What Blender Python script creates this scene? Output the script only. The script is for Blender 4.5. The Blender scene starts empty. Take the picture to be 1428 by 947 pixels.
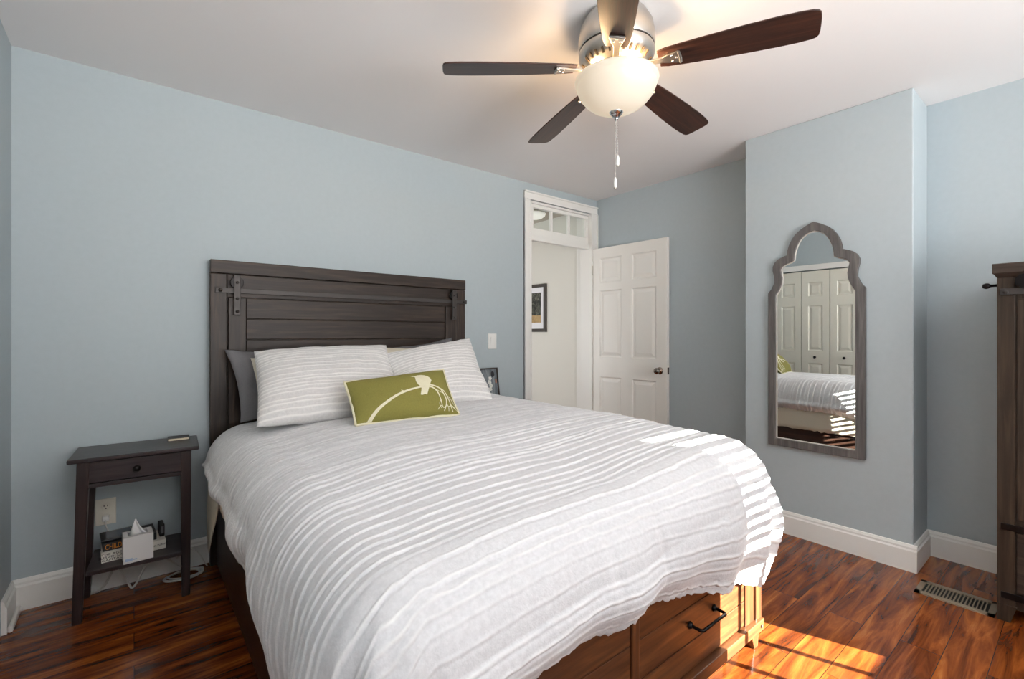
import bpy, bmesh, math, random
from mathutils import Vector, Matrix, noise
PI = math.pi
SC = bpy.context.scene
COL = SC.collection
random.seed(7)

# ------------------------------------------------------------------ camera, light, exposure
CAM_H = 1.25
YAW = 0.893794                      # angle of the view from +X
H, YW, XR, XC, XL, YF = 2.546, 3.057, 3.516, 3.193, -0.43, -2.50
cam_d = bpy.data.cameras.new('camera')
cam = bpy.data.objects.new('camera', cam_d)
COL.objects.link(cam)
cam.location = (0, 0, CAM_H)
cam.rotation_euler = (PI / 2, 0, YAW - PI / 2)
cam_d.sensor_width = 36
cam_d.lens = 36 * 655.76 / 1428
cam_d.shift_y = -7.9 / 1428
cam_d.clip_start = 0.05
SC.camera = cam

SC.view_settings.view_transform = 'Standard'
SC.view_settings.look = 'None'
SC.view_settings.gamma = 1
SC.view_settings.use_curve_mapping = False
SC.view_settings.exposure = -0.07

world = bpy.data.worlds.new('world')
SC.world = world
world.use_nodes = True
bg = world.node_tree.nodes['Background']
bg.inputs[0].default_value = (0.86, 0.93, 1.0, 1)
bg.inputs[1].default_value = 2.0

SUN_EL = math.radians(17)
sun_d = bpy.data.lights.new('sun', 'SUN')
sun_d.energy = 92.0
sun_d.color = (1.0, 0.95, 0.86)
sun_d.angle = math.radians(0.1)
sun = bpy.data.objects.new('sun', sun_d)
COL.objects.link(sun)
sdir = Vector((-0.34 * math.cos(SUN_EL), 0.94 * math.cos(SUN_EL), -math.sin(SUN_EL)))
sun.rotation_euler = sdir.to_track_quat('-Z', 'Y').to_euler()
sun.location = (4, -6, 5)


def area(name, loc, direction, sx, sy, watts, color, spread=180):
    d = bpy.data.lights.new(name, 'AREA')
    d.shape = 'RECTANGLE'
    d.size, d.size_y, d.energy, d.color = sx, sy, watts, color
    d.spread = math.radians(spread)
    o = bpy.data.objects.new(name, d)
    COL.objects.link(o)
    o.location = loc
    o.rotation_euler = Vector(direction).to_track_quat('-Z', 'Y').to_euler()
    return o


# daylight at the narrow window; the wide and hall lamps are added fill
area('ceiling_bounce_fill', (0.95, YF + 0.05, 1.42), (0, 1, 1.3), 1.9, 1.6, 250, (1.0, 0.995, 0.985), 128)  # added fill lamp, aimed up so the ceiling spreads its light
area('daylight_window_narrow', (3.10, YF + 0.05, 1.5), (0, 1, 1.5), 0.5, 1.1, 22, (1.0, 0.995, 0.985), 125)
area('hall_fill', (1.25, 4.2, 1.4), (1, -0.1, 0.1), 1.4, 1.6, 34, (0.98, 0.99, 1.0))  # added lamp that brightens the hall; no window is built there


# ------------------------------------------------------------------ helpers
def lin(r, g, b):
    f = lambda c: (c / 12.92 if c <= 0.04045 else ((c + 0.055) / 1.055) ** 2.4)
    return (f(r / 255), f(g / 255), f(b / 255), 1)


def new_mat(name):
    m = bpy.data.materials.new(name)
    m.use_nodes = True
    nt = m.node_tree
    return m, nt, nt.nodes['Principled BSDF']


def plain(name, col, rough=0.5, metal=0.0, bump=0.0, bscale=80, spec=None, var=0.0):
    m, nt, p = new_mat(name)
    p.inputs['Base Color'].default_value = col
    p.inputs['Roughness'].default_value = rough
    p.inputs['Metallic'].default_value = metal
    if spec is not None:
        p.inputs['Specular IOR Level'].default_value = spec
    if bump or var:
        tc = nt.nodes.new('ShaderNodeTexCoord')
        n = nt.nodes.new('ShaderNodeTexNoise')
        n.inputs['Scale'].default_value = bscale
        n.inputs['Detail'].default_value = 4
        nt.links.new(tc.outputs['Object'], n.inputs['Vector'])
        if bump:
            b = nt.nodes.new('ShaderNodeBump')
            b.inputs['Strength'].default_value = bump
            b.inputs['Distance'].default_value = 0.004
            nt.links.new(n.outputs['Fac'], b.inputs['Height'])
            nt.links.new(b.outputs['Normal'], p.inputs['Normal'])
        if var:
            r = nt.nodes.new('ShaderNodeValToRGB')
            r.color_ramp.elements[0].position = 0.3
            r.color_ramp.elements[1].position = 0.7
            r.color_ramp.elements[0].color = tuple(c * (1 - var) for c in col[:3]) + (1,)
            r.color_ramp.elements[1].color = tuple(min(1, c * (1 + var)) for c in col[:3]) + (1,)
            nt.links.new(n.outputs['Fac'], r.inputs['Fac'])
            nt.links.new(r.outputs['Color'], p.inputs['Base Color'])
    return m


def wood(name, stops, grain_axis=0, rough=0.4, stretch=14, scale=5, bump=0.15, spec=0.5):
    """streaky wood: noise squeezed across the grain axis (object coordinates)"""
    m, nt, p = new_mat(name)
    tc = nt.nodes.new('ShaderNodeTexCoord')
    mp = nt.nodes.new('ShaderNodeMapping')
    s = [scale * stretch / 4] * 3
    s[grain_axis] = scale / 4
    mp.inputs['Scale'].default_value = s
    n = nt.nodes.new('ShaderNodeTexNoise')
    n.inputs['Scale'].default_value = 2.2
    n.inputs['Detail'].default_value = 8
    n.inputs['Roughness'].default_value = 0.62
    n.inputs['Distortion'].default_value = 0.5
    r = nt.nodes.new('ShaderNodeValToRGB')
    while len(r.color_ramp.elements) < len(stops):
        r.color_ramp.elements.new(0.5)
    for e, (pos, c) in zip(r.color_ramp.elements, stops):
        e.position, e.color = pos, c
    nt.links.new(tc.outputs['Object'], mp.inputs['Vector'])
    nt.links.new(mp.outputs['Vector'], n.inputs['Vector'])
    nt.links.new(n.outputs['Fac'], r.inputs['Fac'])
    nt.links.new(r.outputs['Color'], p.inputs['Base Color'])
    p.inputs['Roughness'].default_value = rough
    p.inputs['Specular IOR Level'].default_value = spec
    b = nt.nodes.new('ShaderNodeBump')
    b.inputs['Strength'].default_value = bump
    b.inputs['Distance'].default_value = 0.003
    nt.links.new(n.outputs['Fac'], b.inputs['Height'])
    nt.links.new(b.outputs['Normal'], p.inputs['Normal'])
    return m


def box(bm, x0, x1, y0, y1, z0, z1):
    x0, x1 = min(x0, x1), max(x0, x1)
    y0, y1 = min(y0, y1), max(y0, y1)
    z0, z1 = min(z0, z1), max(z0, z1)
    v = [bm.verts.new(p) for p in ((x0, y0, z0), (x1, y0, z0), (x1, y1, z0), (x0, y1, z0),
                                   (x0, y0, z1), (x1, y0, z1), (x1, y1, z1), (x0, y1, z1))]
    for f in ((3, 2, 1, 0), (4, 5, 6, 7), (0, 1, 5, 4), (1, 2, 6, 5), (2, 3, 7, 6), (3, 0, 4, 7)):
        bm.faces.new([v[i] for i in f])
    return bm


def hexa(bm, bot, top):
    """box from four bottom and four top corners, both counter-clockwise seen from above"""
    v = [bm.verts.new(p) for p in list(bot) + list(top)]
    for f in ((3, 2, 1, 0), (4, 5, 6, 7), (0, 1, 5, 4), (1, 2, 6, 5), (2, 3, 7, 6), (3, 0, 4, 7)):
        bm.faces.new([v[i] for i in f])
    return bm


def lathe(bm, prof, c=(0, 0, 0), seg=32, axis='z'):
    rings = []
    for r, z in prof:
        ring = []
        for i in range(seg):
            a = 2 * PI * i / seg
            p = (r * math.cos(a), r * math.sin(a), z)
            if axis == 'x':
                p = (p[2], p[0], p[1])
            elif axis == 'y':
                p = (p[1], p[2], p[0])
            ring.append(bm.verts.new((p[0] + c[0], p[1] + c[1], p[2] + c[2])))
        rings.append(ring)
    for a, b in zip(rings, rings[1:]):
        for i in range(seg):
            j = (i + 1) % seg
            bm.faces.new((a[i], a[j], b[j], b[i]))
    bm.faces.new(list(reversed(rings[0])))
    bm.faces.new(rings[-1])
    return bm


def smooth_path(pts, n=8):
    """Catmull-Rom through the points"""
    P = [Vector(p) for p in pts]
    P = [2 * P[0] - P[1]] + P + [2 * P[-1] - P[-2]]
    out = []
    for i in range(1, len(P) - 2):
        for k in range(n):
            t = k / n
            a, b, c, d = P[i - 1], P[i], P[i + 1], P[i + 2]
            out.append(0.5 * ((2 * b) + (c - a) * t + (2 * a - 5 * b + 4 * c - d) * t * t + (3 * b - a - 3 * c + d) * t ** 3))
    out.append(P[-2])
    return out


def tube(bm, pts, r, seg=8):
    P = [Vector(p) for p in pts]
    rings = []
    up = Vector((0.13, 0.31, 0.94)).normalized()
    for i, p in enumerate(P):
        t = (P[min(i + 1, len(P) - 1)] - P[max(i - 1, 0)]).normalized()
        s = t.cross(up)
        if s.length < 1e-3:
            s = t.cross(Vector((1, 0, 0)))
        s.normalize()
        w = s.cross(t)
        rr = r[i] if isinstance(r, (list, tuple)) else r
        rings.append([bm.verts.new(p + s * rr * math.cos(2 * PI * k / seg) + w * rr * math.sin(2 * PI * k / seg)) for k in range(seg)])
    for a, b in zip(rings, rings[1:]):
        for i in range(seg):
            j = (i + 1) % seg
            bm.faces.new((a[i], a[j], b[j], b[i]))
    bm.faces.new(list(reversed(rings[0])))
    bm.faces.new(rings[-1])
    return bm


def prism(bm, poly, fn, d0, d1):
    """extrude the 2-D polygon; fn(a, b, d) gives the 3-D point"""
    A = [bm.verts.new(fn(a, b, d0)) for a, b in poly]
    B = [bm.verts.new(fn(a, b, d1)) for a, b in poly]
    n = len(poly)
    bm.faces.new(A)
    bm.faces.new(list(reversed(B)))
    for i in range(n):
        j = (i + 1) % n
        bm.faces.new((A[j], A[i], B[i], B[j]))
    return bm


def wmat(o):
    """world matrix from the chain of parents (no depsgraph needed)"""
    m = Matrix.Translation(o.location) @ o.rotation_euler.to_matrix().to_4x4()
    return wmat(o.parent) @ m if o.parent else m


def obj(name, bm, mat, parent=None, bevel=0.0, smooth=False, local=False, seg=2, autosmooth=None):
    """link the bmesh as one mesh object; coordinates are world unless local"""
    bmesh.ops.recalc_face_normals(bm, faces=bm.faces)
    me = bpy.data.meshes.new(name)
    bm.to_mesh(me)
    bm.free()
    if parent is not None and not local:
        me.transform(wmat(parent).inverted())
    if isinstance(mat, (list, tuple)):
        for m in mat:
            me.materials.append(m)
    else:
        me.materials.append(mat)
    o = bpy.data.objects.new(name, me)
    COL.objects.link(o)
    if parent is not None:
        o.parent = parent
    if smooth:
        me.shade_smooth()
    if autosmooth:
        me.shade_smooth()
        me.set_sharp_from_angle(angle=math.radians(autosmooth))
    if bevel:
        b = o.modifiers.new('bevel', 'BEVEL')
        b.width = bevel
        b.segments = seg
        b.limit_method = 'ANGLE'
        b.angle_limit = math.radians(40)
    return o


def tag(o, label, cat, group=None):
    o['label'] = label
    o['category'] = cat
    if group:
        o['group'] = group
    return o


def thing(name, label, cat, loc=(0, 0, 0), rotz=0.0, group=None):
    o = bpy.data.objects.new(name, None)
    COL.objects.link(o)
    o.location = loc
    o.rotation_euler = (0, 0, rotz)
    o.empty_display_size = 0.05
    return tag(o, label, cat, group)


def struct(name, bm, mat, parent=None, **kw):
    o = obj(name, bm, mat, parent, **kw)
    if parent is None:
        o['kind'] = 'structure'
    return o


def struct_root(name, loc=(0, 0, 0), rotz=0.0):
    o = bpy.data.objects.new(name, None)
    COL.objects.link(o)
    o.location = loc
    o.rotation_euler = (0, 0, rotz)
    o['kind'] = 'structure'
    return o


def boxes(*bs):
    bm = bmesh.new()
    for b in bs:
        box(bm, *b)
    return bm


def text_obj(name, body, size, mat, parent, M, align='CENTER', extrude=0.0004, sx=1.0):
    """lettering as a mesh; M places the text's own XY plane in the world"""
    c = bpy.data.curves.new(name, 'FONT')
    c.body = body
    c.size = size
    c.extrude = extrude
    c.align_x = align
    c.align_y = 'CENTER'
    t = bpy.data.objects.new(name + '_tmp', c)
    COL.objects.link(t)
    dg = bpy.context.evaluated_depsgraph_get()
    me = bpy.data.meshes.new_from_object(t.evaluated_get(dg))
    bpy.data.objects.remove(t)
    bpy.data.curves.remove(c)
    me.name = name
    me.transform(Matrix.Diagonal((sx, 1, 1, 1)))
    me.transform(M)
    if parent is not None:
        me.transform(wmat(parent).inverted())
    me.materials.clear()
    me.materials.append(mat)
    o = bpy.data.objects.new(name, me)
    COL.objects.link(o)
    o.parent = parent
    return o


def frame_matrix(origin, xdir, ydir):
    x = Vector(xdir).normalized()
    z = x.cross(Vector(ydir)).normalized()
    y = z.cross(x)
    m = Matrix((x, y, z)).transposed().to_4x4()
    m.translation = Vector(origin)
    return m


# ------------------------------------------------------------------ materials
WALL = plain('wall_paint', lin(176, 187, 192), 0.6, bump=0.12, bscale=35, var=0.015)
HALLWALL = plain('hall_paint', lin(221, 219, 211), 0.6, bump=0.1, bscale=35)
CEIL = plain('ceiling_paint', lin(234, 232, 232), 0.75, bump=0.12, bscale=20)
TRIM = plain('white_trim_paint', lin(236, 235, 231), 0.35)
DOORP = plain('white_door_paint', lin(234, 232, 226), 0.4)
PLASTIC = plain('white_plastic', lin(238, 238, 235), 0.35)
OUTP = plain('ivory_plastic', lin(225, 219, 205), 0.4)
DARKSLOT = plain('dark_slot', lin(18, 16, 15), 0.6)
CHROME = plain('brushed_nickel', lin(190, 186, 180), 0.36, 1.0)
SILVER = plain('polished_chrome', lin(215, 215, 215), 0.12, 1.0)
BRONZE = plain('dark_bronze_metal', lin(26, 22, 22), 0.35, 0.7)
IRON = plain('black_iron', lin(62, 57, 55), 0.45, 0.4, bump=0.1, bscale=60)
MIRROR = plain('mirror_silver', (0.93, 0.95, 0.94, 1), 0.0, 1.0)

ESP = [(0.25, lin(30, 23, 20)), (0.5, lin(52, 42, 37)), (0.75, lin(80, 64, 54))]
HB_X = wood('rustic_espresso_wood_across', ESP, 0, 0.42, 16, 5, 0.25, 0.3)
HB_Z = wood('rustic_espresso_wood_upright', ESP, 2, 0.42, 16, 5, 0.25, 0.3)
BEDW_X = wood('bounce_warmed_bed_wood_across', [(0.25, lin(46, 26, 16)), (0.5, lin(88, 52, 30)), (0.75, lin(124, 78, 44))], 0, 0.33, 16, 5, 0.12)  # foot wood: orange bounce from the sunlit floor is mixed into the colour
BEDW_Z = wood('bounce_warmed_bed_wood_upright', [(0.25, lin(46, 26, 16)), (0.5, lin(88, 52, 30)), (0.75, lin(124, 78, 44))], 2, 0.33, 16, 5, 0.12)  # same bounce-warmed colour, grain upright
BEDW_Y = wood('espresso_bed_wood_lengthwise', [(0.25, lin(34, 22, 18)), (0.5, lin(52, 34, 27)), (0.75, lin(72, 48, 38))], 1, 0.36, 16, 5, 0.12)
CHEST_Z = wood('chest_wood', [(0.25, lin(32, 26, 21)), (0.5, lin(56, 45, 36)), (0.75, lin(80, 65, 52))], 2, 0.5, 16, 5, 0.2, 0.25)
CHEST_Y = wood('chest_wood_across', [(0.25, lin(34, 28, 24)), (0.5, lin(56, 46, 40)), (0.75, lin(78, 65, 56))], 1, 0.5, 16, 5, 0.2, 0.25)
NSW = wood('black_brown_stain', [(0.3, lin(36, 27, 28)), (0.5, lin(47, 36, 36)), (0.7, lin(60, 46, 45))], 2, 0.34, 14, 6, 0.06, 0.35)
NSW_X = wood('black_brown_stain_across', [(0.3, lin(40, 33, 35)), (0.5, lin(52, 44, 46)), (0.7, lin(66, 56, 57))], 0, 0.32, 14, 6, 0.06, 0.35)
GREYW = wood('weathered_grey_wood', [(0.25, lin(68, 65, 64)), (0.5, lin(94, 91, 90)), (0.75, lin(120, 116, 114))], 2, 0.6, 14, 6, 0.2)
BLADE = wood('walnut_blade', [(0.3, lin(32, 18, 14)), (0.5, lin(54, 30, 22)), (0.7, lin(78, 46, 33))], 0, 0.35, 18, 7, 0.05)


def floor_material():
    """glossy planks along X: rows across Y, every plank with its own offset, streaky acacia figure"""
    m, nt, p = new_mat('acacia_plank_floor')
    N, L = nt.nodes.new, nt.links.new
    tc = N('ShaderNodeTexCoord')
    br = N('ShaderNodeTexBrick')
    br.offset = 0.37
    br.inputs['Scale'].default_value = 1.0
    br.inputs['Brick Width'].default_value = 1.22
    br.inputs['Row Height'].default_value = 0.126
    br.inputs['Mortar Size'].default_value = 0.0012
    br.inputs['Mortar Smooth'].default_value = 0.2
    br.inputs['Color1'].default_value = (0.0, 0.0, 0.0, 1)
    br.inputs['Color2'].default_value = (1, 1, 1, 1)
    br.inputs['Mortar'].default_value = (0.5, 0.5, 0.5, 1)
    L(tc.outputs['Object'], br.inputs['Vector'])
    # offset the figure per plank
    sep = N('ShaderNodeSeparateColor')
    L(br.outputs['Color'], sep.inputs['Color'])
    mul = N('ShaderNodeMath')
    mul.operation = 'MULTIPLY'
    mul.inputs[1].default_value = 9.0
    L(sep.outputs['Red'], mul.inputs[0])
    cmb = N('ShaderNodeCombineXYZ')
    L(mul.outputs[0], cmb.inputs['X'])
    L(mul.outputs[0], cmb.inputs['Z'])
    add = N('ShaderNodeVectorMath')
    add.operation = 'ADD'
    L(tc.outputs['Object'], add.inputs[0])
    L(cmb.outputs[0], add.inputs[1])
    mp = N('ShaderNodeMapping')
    mp.inputs['Scale'].default_value = (1.2, 10.5, 1.0)
    L(add.outputs[0], mp.inputs['Vector'])
    n1 = N('ShaderNodeTexNoise')
    n1.inputs['Scale'].default_value = 2.0
    n1.inputs['Detail'].default_value = 9
    n1.inputs['Roughness'].default_value = 0.62
    n1.inputs['Distortion'].default_value = 0.7
    L(mp.outputs['Vector'], n1.inputs['Vector'])
    ramp = N('ShaderNodeValToRGB')
    els = [(0.27, lin(52, 24, 13)), (0.40, lin(92, 43, 18)), (0.50, lin(124, 62, 25)), (0.60, lin(152, 82, 33)), (0.74, lin(186, 116, 52))]
    while len(ramp.color_ramp.elements) < len(els):
        ramp.color_ramp.elements.new(0.5)
    for e, (a, c) in zip(ramp.color_ramp.elements, els):
        e.position, e.color = a, c
    # a broad plank-to-plank tone added to the figure
    tone = N('ShaderNodeMath')
    tone.operation = 'MULTIPLY_ADD'
    L(sep.outputs['Red'], tone.inputs[0])
    tone.inputs[1].default_value = 0.10
    L(n1.outputs['Fac'], tone.inputs[2])
    sub = N('ShaderNodeMath')
    sub.operation = 'SUBTRACT'
    sub.inputs[1].default_value = 0.05
    L(tone.outputs[0], sub.inputs[0])
    L(sub.outputs[0], ramp.inputs['Fac'])
    mix = N('ShaderNodeMix')
    mix.data_type = 'RGBA'
    mix.inputs[7].default_value = lin(40, 20, 12)
    L(br.outputs['Fac'], mix.inputs[0])
    L(ramp.outputs['Color'], mix.inputs[6])
    L(mix.outputs[2], p.inputs['Base Color'])
    p.inputs['Roughness'].default_value = 0.15
    b = N('ShaderNodeBump')
    b.inputs['Strength'].default_value = 0.12
    b.inputs['Distance'].default_value = 0.002
    b.invert = True
    L(br.outputs['Fac'], b.inputs['Height'])
    b2 = N('ShaderNodeBump')
    b2.inputs['Strength'].default_value = 0.05
    b2.inputs['Distance'].default_value = 0.003
    L(n1.outputs['Fac'], b2.inputs['Height'])
    L(b.outputs['Normal'], b2.inputs['Normal'])
    L(b2.outputs['Normal'], p.inputs['Normal'])
    return m


def rib_fabric(name, base, ribcol, weave=900, sheen=0.3):
    """cloth whose raised ribs (vertex attribute) have a whiter thread"""
    m, nt, p = new_mat(name)
    N, L = nt.nodes.new, nt.links.new
    at = N('ShaderNodeAttribute')
    at.attribute_name = 'rib'
    tc = N('ShaderNodeTexCoord')
    n = N('ShaderNodeTexNoise')
    n.inputs['Scale'].default_value = 90
    n.inputs['Detail'].default_value = 5
    L(tc.outputs['Object'], n.inputs['Vector'])
    r = N('ShaderNodeValToRGB')
    r.color_ramp.elements[0].position = 0.35
    r.color_ramp.elements[1].position = 0.68
    r.color_ramp.elements[0].color = tuple(c * 0.93 for c in base[:3]) + (1,)
    r.color_ramp.elements[1].color = tuple(min(1, c * 1.06) for c in base[:3]) + (1,)
    L(n.outputs['Fac'], r.inputs['Fac'])
    mix = N('ShaderNodeMix')
    mix.data_type = 'RGBA'
    mix.inputs[7].default_value = ribcol
    L(at.outputs['Fac'], mix.inputs[0])
    L(r.outputs['Color'], mix.inputs[6])
    L(mix.outputs[2], p.inputs['Base Color'])
    p.inputs['Roughness'].default_value = 0.9
    p.inputs['Sheen Weight'].default_value = sheen
    b = N('ShaderNodeBump')
    b.inputs['Strength'].default_value = 0.25
    b.inputs['Distance'].default_value = 0.003
    n2 = N('ShaderNodeTexNoise')
    n2.inputs['Scale'].default_value = 240
    n2.inputs['Detail'].default_value = 3
    L(tc.outputs['Object'], n2.inputs['Vector'])
    L(n2.outputs['Fac'], b.inputs['Height'])
    L(b.outputs['Normal'], p.inputs['Normal'])
    return m


FLOOR = floor_material()
DUVET = rib_fabric('white_ribbed_cotton', lin(212, 212, 215), lin(236, 236, 236))
SHAM = rib_fabric('striped_sham_cotton', lin(216, 214, 213), lin(242, 240, 238))
GREYCOT = plain('charcoal_cotton', lin(112, 111, 114), 0.9, bump=0.25, bscale=120, var=0.05)
CREAM = plain('cream_cotton', lin(226, 219, 202), 0.9, bump=0.25, bscale=120)
OLIVE = plain('olive_canvas', lin(133, 127, 62), 0.9, bump=0.3, bscale=160, var=0.06)
CREAMTRIM = plain('cream_canvas', lin(226, 220, 192), 0.9, bump=0.2, bscale=160)


def glass_material(name, tint=(0.97, 0.99, 0.98, 1)):
    m, nt, p = new_mat(name)
    N, L = nt.nodes.new, nt.links.new
    tr = N('ShaderNodeBsdfTransparent')
    tr.inputs[0].default_value = tint
    gl = N('ShaderNodeBsdfGlossy')
    gl.inputs['Roughness'].default_value = 0.02
    lw = N('ShaderNodeLayerWeight')
    lw.inputs['Blend'].default_value = 0.5
    pw = N('ShaderNodeMath')
    pw.operation = 'POWER'
    pw.inputs[1].default_value = 4.0
    L(lw.outputs['Facing'], pw.inputs[0])
    fr = N('ShaderNodeMath')
    fr.operation = 'MULTIPLY_ADD'
    fr.inputs[1].default_value = 0.5
    fr.inputs[2].default_value = 0.03
    L(pw.outputs[0], fr.inputs[0])
    mx = N('ShaderNodeMixShader')
    L(fr.outputs[0], mx.inputs[0])
    L(tr.outputs[0], mx.inputs[1])
    L(gl.outputs[0], mx.inputs[2])
    L(mx.outputs[0], nt.nodes['Material Output'].inputs['Surface'])
    nt.nodes.remove(p)
    return m


GLASS = glass_material('clear_glass')


def glow(name, col, strength, base=(0.9, 0.88, 0.82, 1)):
    m, nt, p = new_mat(name)
    p.inputs['Base Color'].default_value = base
    p.inputs['Roughness'].default_value = 0.3
    p.inputs['Emission Color'].default_value = col
    p.inputs['Emission Strength'].default_value = strength
    return m


BOWL = glow('lit_frosted_glass', (1.0, 0.80, 0.55, 1), 0.5, (0.45, 0.42, 0.38, 1))
HALLLAMP = glow('lit_hall_glass', (1.0, 0.97, 0.9, 1), 0.45)

# ------------------------------------------------------------------ structure: room shell
T = 0.12
DX0, DX1 = 2.655, 3.430            # clear opening of the bedroom door
TR_TOP = 2.40                      # top of the hole in the wall (transom included)
struct('floor', boxes((XL - T, XR + 0.3, YF - T, YW + 2.6, -0.06, 0.0)), FLOOR)
struct('ceiling', boxes((XL - T, XR + T, YF - T, YW, H, H + 0.1)), CEIL)
struct('wall_left', boxes((XL - T, XL, YF - T, 1.46, 0, H), (XL - T, XL, 2.74, YW + T, 0, H), (XL - T, XL, 1.46, 2.74, 2.07, H)), WALL)
struct('wall_back', boxes((XL - T, DX0, YW, YW + T, 0, H), (DX1, XR + T, YW, YW + T, 0, H), (DX0, DX1, YW, YW + T, TR_TOP, H)), WALL)
struct('wall_right', boxes((XR, XR + T, YF - T, YW, 0, H)), WALL)
struct('wall_chimney', boxes((XC, XR, 0.605, 1.478, 0, H)), WALL, bevel=0.006)
WX0, WX1, WZ0, WZ1 = 2.84, 3.40, 0.975, 2.08     # narrow sunny window
VX0, VX1, VZ0, VZ1 = 0.0, 1.90, 0.60, 2.20     # added unseen window with a drawn shade, place of the fill lamp
struct('wall_front', boxes((XL - T, VX0, YF - T, YF, 0, H), (VX0, VX1, YF - T, YF, 0, VZ0), (VX0, VX1, YF - T, YF, VZ1, H),
                           (VX1, WX0, YF - T, YF, 0, H), (WX0, WX1, YF - T, YF, 0, WZ0), (WX0, WX1, YF - T, YF, WZ1, H),
                           (WX1, XR + T, YF - T, YF, 0, H)), WALL)
# hall behind the door
HX = 3.452
struct('wall_hall_right', boxes((HX, HX + 0.1, YW + T, YW + 2.6, 0, 2.6)), HALLWALL)
struct('wall_hall_back', boxes((1.2, HX, YW + 2.5, YW + 2.6, 0, 2.6)), HALLWALL)
struct('wall_hall_left', boxes((1.1, 1.2, YW + T, YW + 2.6, 0, 2.6)), HALLWALL)
struct('ceiling_hall', boxes((1.1, HX + 0.1, YW + T, YW + 2.6, 2.47, 2.56)), plain('hall_ceiling_paint', lin(196, 188, 176), 0.7))


def base_profile(bm, p0, p1, inward):
    """baseboard between two floor points; inward = unit vector into the room"""
    prof = [(0.0, 0.0), (0.018, 0.0), (0.018, 0.108), (0.012, 0.116), (0.012, 0.126), (0.006, 0.138), (0.0, 0.140)]
    a, b, n = Vector((*p0, 0)), Vector((*p1, 0)), Vector((*inward, 0))
    A = [bm.verts.new(a + n * d + Vector((0, 0, z))) for d, z in prof]
    B = [bm.verts.new(b + n * d + Vector((0, 0, z))) for d, z in prof]
    k = len(prof)
    bm.faces.new(A)
    bm.faces.new(list(reversed(B)))
    for i in range(k):
        j = (i + 1) % k
        bm.faces.new((A[j], A[i], B[i], B[j]))


def baseboard(name, segs):
    bm = bmesh.new()
    for s in segs:
        base_profile(bm, *s)
    return struct(name, bm, TRIM)


baseboard('baseboard_back', [((XL, YW), (DX0 - 0.075, YW), (0, -1))])
baseboard('baseboard_left', [((XL, 2.84), (XL, YW), (1, 0)), ((XL, YF), (XL, 1.38), (1, 0))])
baseboard('baseboard_right', [((XR, 1.478), (XR, YW), (-1, 0)), ((XR, YF), (XR, 0.605), (-1, 0))])
baseboard('baseboard_chimney', [((XC, 0.587), (XC, 1.496), (-1, 0)), ((XC, 0.605), (XR, 0.605), (0, -1)), ((XC, 1.478), (XR, 1.478), (0, 1))])
baseboard('baseboard_front', [((XL, YF), (XR, YF), (0, 1))])
baseboard('baseboard_hall', [((HX, YW + T + 0.08), (HX, YW + 2.5), (-1, 0))])
struct('trim_1', boxes((XL + 0.018, XL + 0.036, 2.84, YW - 0.018, 0, 0.03)), TRIM, bevel=0.008)


# bedroom door casing
def casing_strip(bm, x0, x1, z0, z1, y, side):
    """flat casing with a raised outer back-band and an inner bead; side: which edge is the outer one"""
    box(bm, x0, x1, y - 0.016, y, z0, z1)
    if side == 'l':
        box(bm, x0, x0 + 0.016, y - 0.026, y, z0, z1)
        box(bm, x1 - 0.012, x1, y - 0.020, y, z0, z1)
    elif side == 'r':
        box(bm, x1 - 0.016, x1, y - 0.026, y, z0, z1)
        box(bm, x0, x0 + 0.012, y - 0.020, y, z0, z1)
    else:
        box(bm, x0, x1, y - 0.026, y, z1 - 0.016, z1)
        box(bm, x0, x1, y - 0.020, y, z0, z0 + 0.012)


bm = bmesh.new()
casing_strip(bm, DX0 - 0.072, DX0, 0, 2.402, YW, 'l')
casing_strip(bm, DX1 + 0.002, XR - 0.002, 0, 2.402, YW, 'r')
casing_strip(bm, DX0 - 0.072, XR - 0.002, 2.402, 2.475, YW, 't')
struct('trim_2', bm, TRIM, bevel=0.003)
# jambs lining the hole
struct('trim_3', boxes((DX0 - 0.001, DX0 + 0.018, YW - 0.004, YW + T + 0.004, 0, TR_TOP), (DX1 - 0.018, DX1 + 0.002, YW - 0.0275, YW + T + 0.004, 0, TR_TOP),
                       (DX0, DX1, YW - 0.004, YW + T + 0.004, TR_TOP - 0.02, TR_TOP)), TRIM, bevel=0.002)
struct('trim_4', boxes((HX - 0.02, HX - 0.002, YW + T + 0.004, YW + T + 0.07, 0, 2.44)), TRIM, bevel=0.003)
# transom
w1 = struct_root('window_1', (DX0, YW, 2.06))
bm = boxes((DX0 + 0.018, DX1 - 0.018, YW + 0.004, YW + 0.055, 2.062, 2.105), (DX0 + 0.018, DX1 - 0.018, YW + 0.016, YW + 0.05, 2.105, 2.172),
           (DX0 + 0.018, DX1 - 0.018, YW + 0.016, YW + 0.05, 2.352, 2.381), (DX0 + 0.018, DX0 + 0.055, YW + 0.016, YW + 0.05, 2.172, 2.352),
           (DX1 - 0.055, DX1 - 0.018, YW + 0.016, YW + 0.05, 2.172, 2.352))
obj('window_frame', bm, TRIM, w1, bevel=0.003)
gx0, gx1 = DX0 + 0.055, DX1 - 0.055
for k in (1, 2):
    x = gx0 + (gx1 - gx0) * k / 3
    obj('muntin', boxes((x - 0.011, x + 0.011, YW + 0.018, YW + 0.048, 2.172, 2.352)), TRIM, w1, bevel=0.003)
for k in range(3):
    a = gx0 + (gx1 - gx0) * k / 3
    b = gx0 + (gx1 - gx0) * (k + 1) / 3
    obj('glass_pane', boxes((a + (0.011 if k else 0), b - (0.011 if k < 2 else 0), YW + 0.032, YW + 0.035, 2.172, 2.352)), GLASS, w1)


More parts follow.
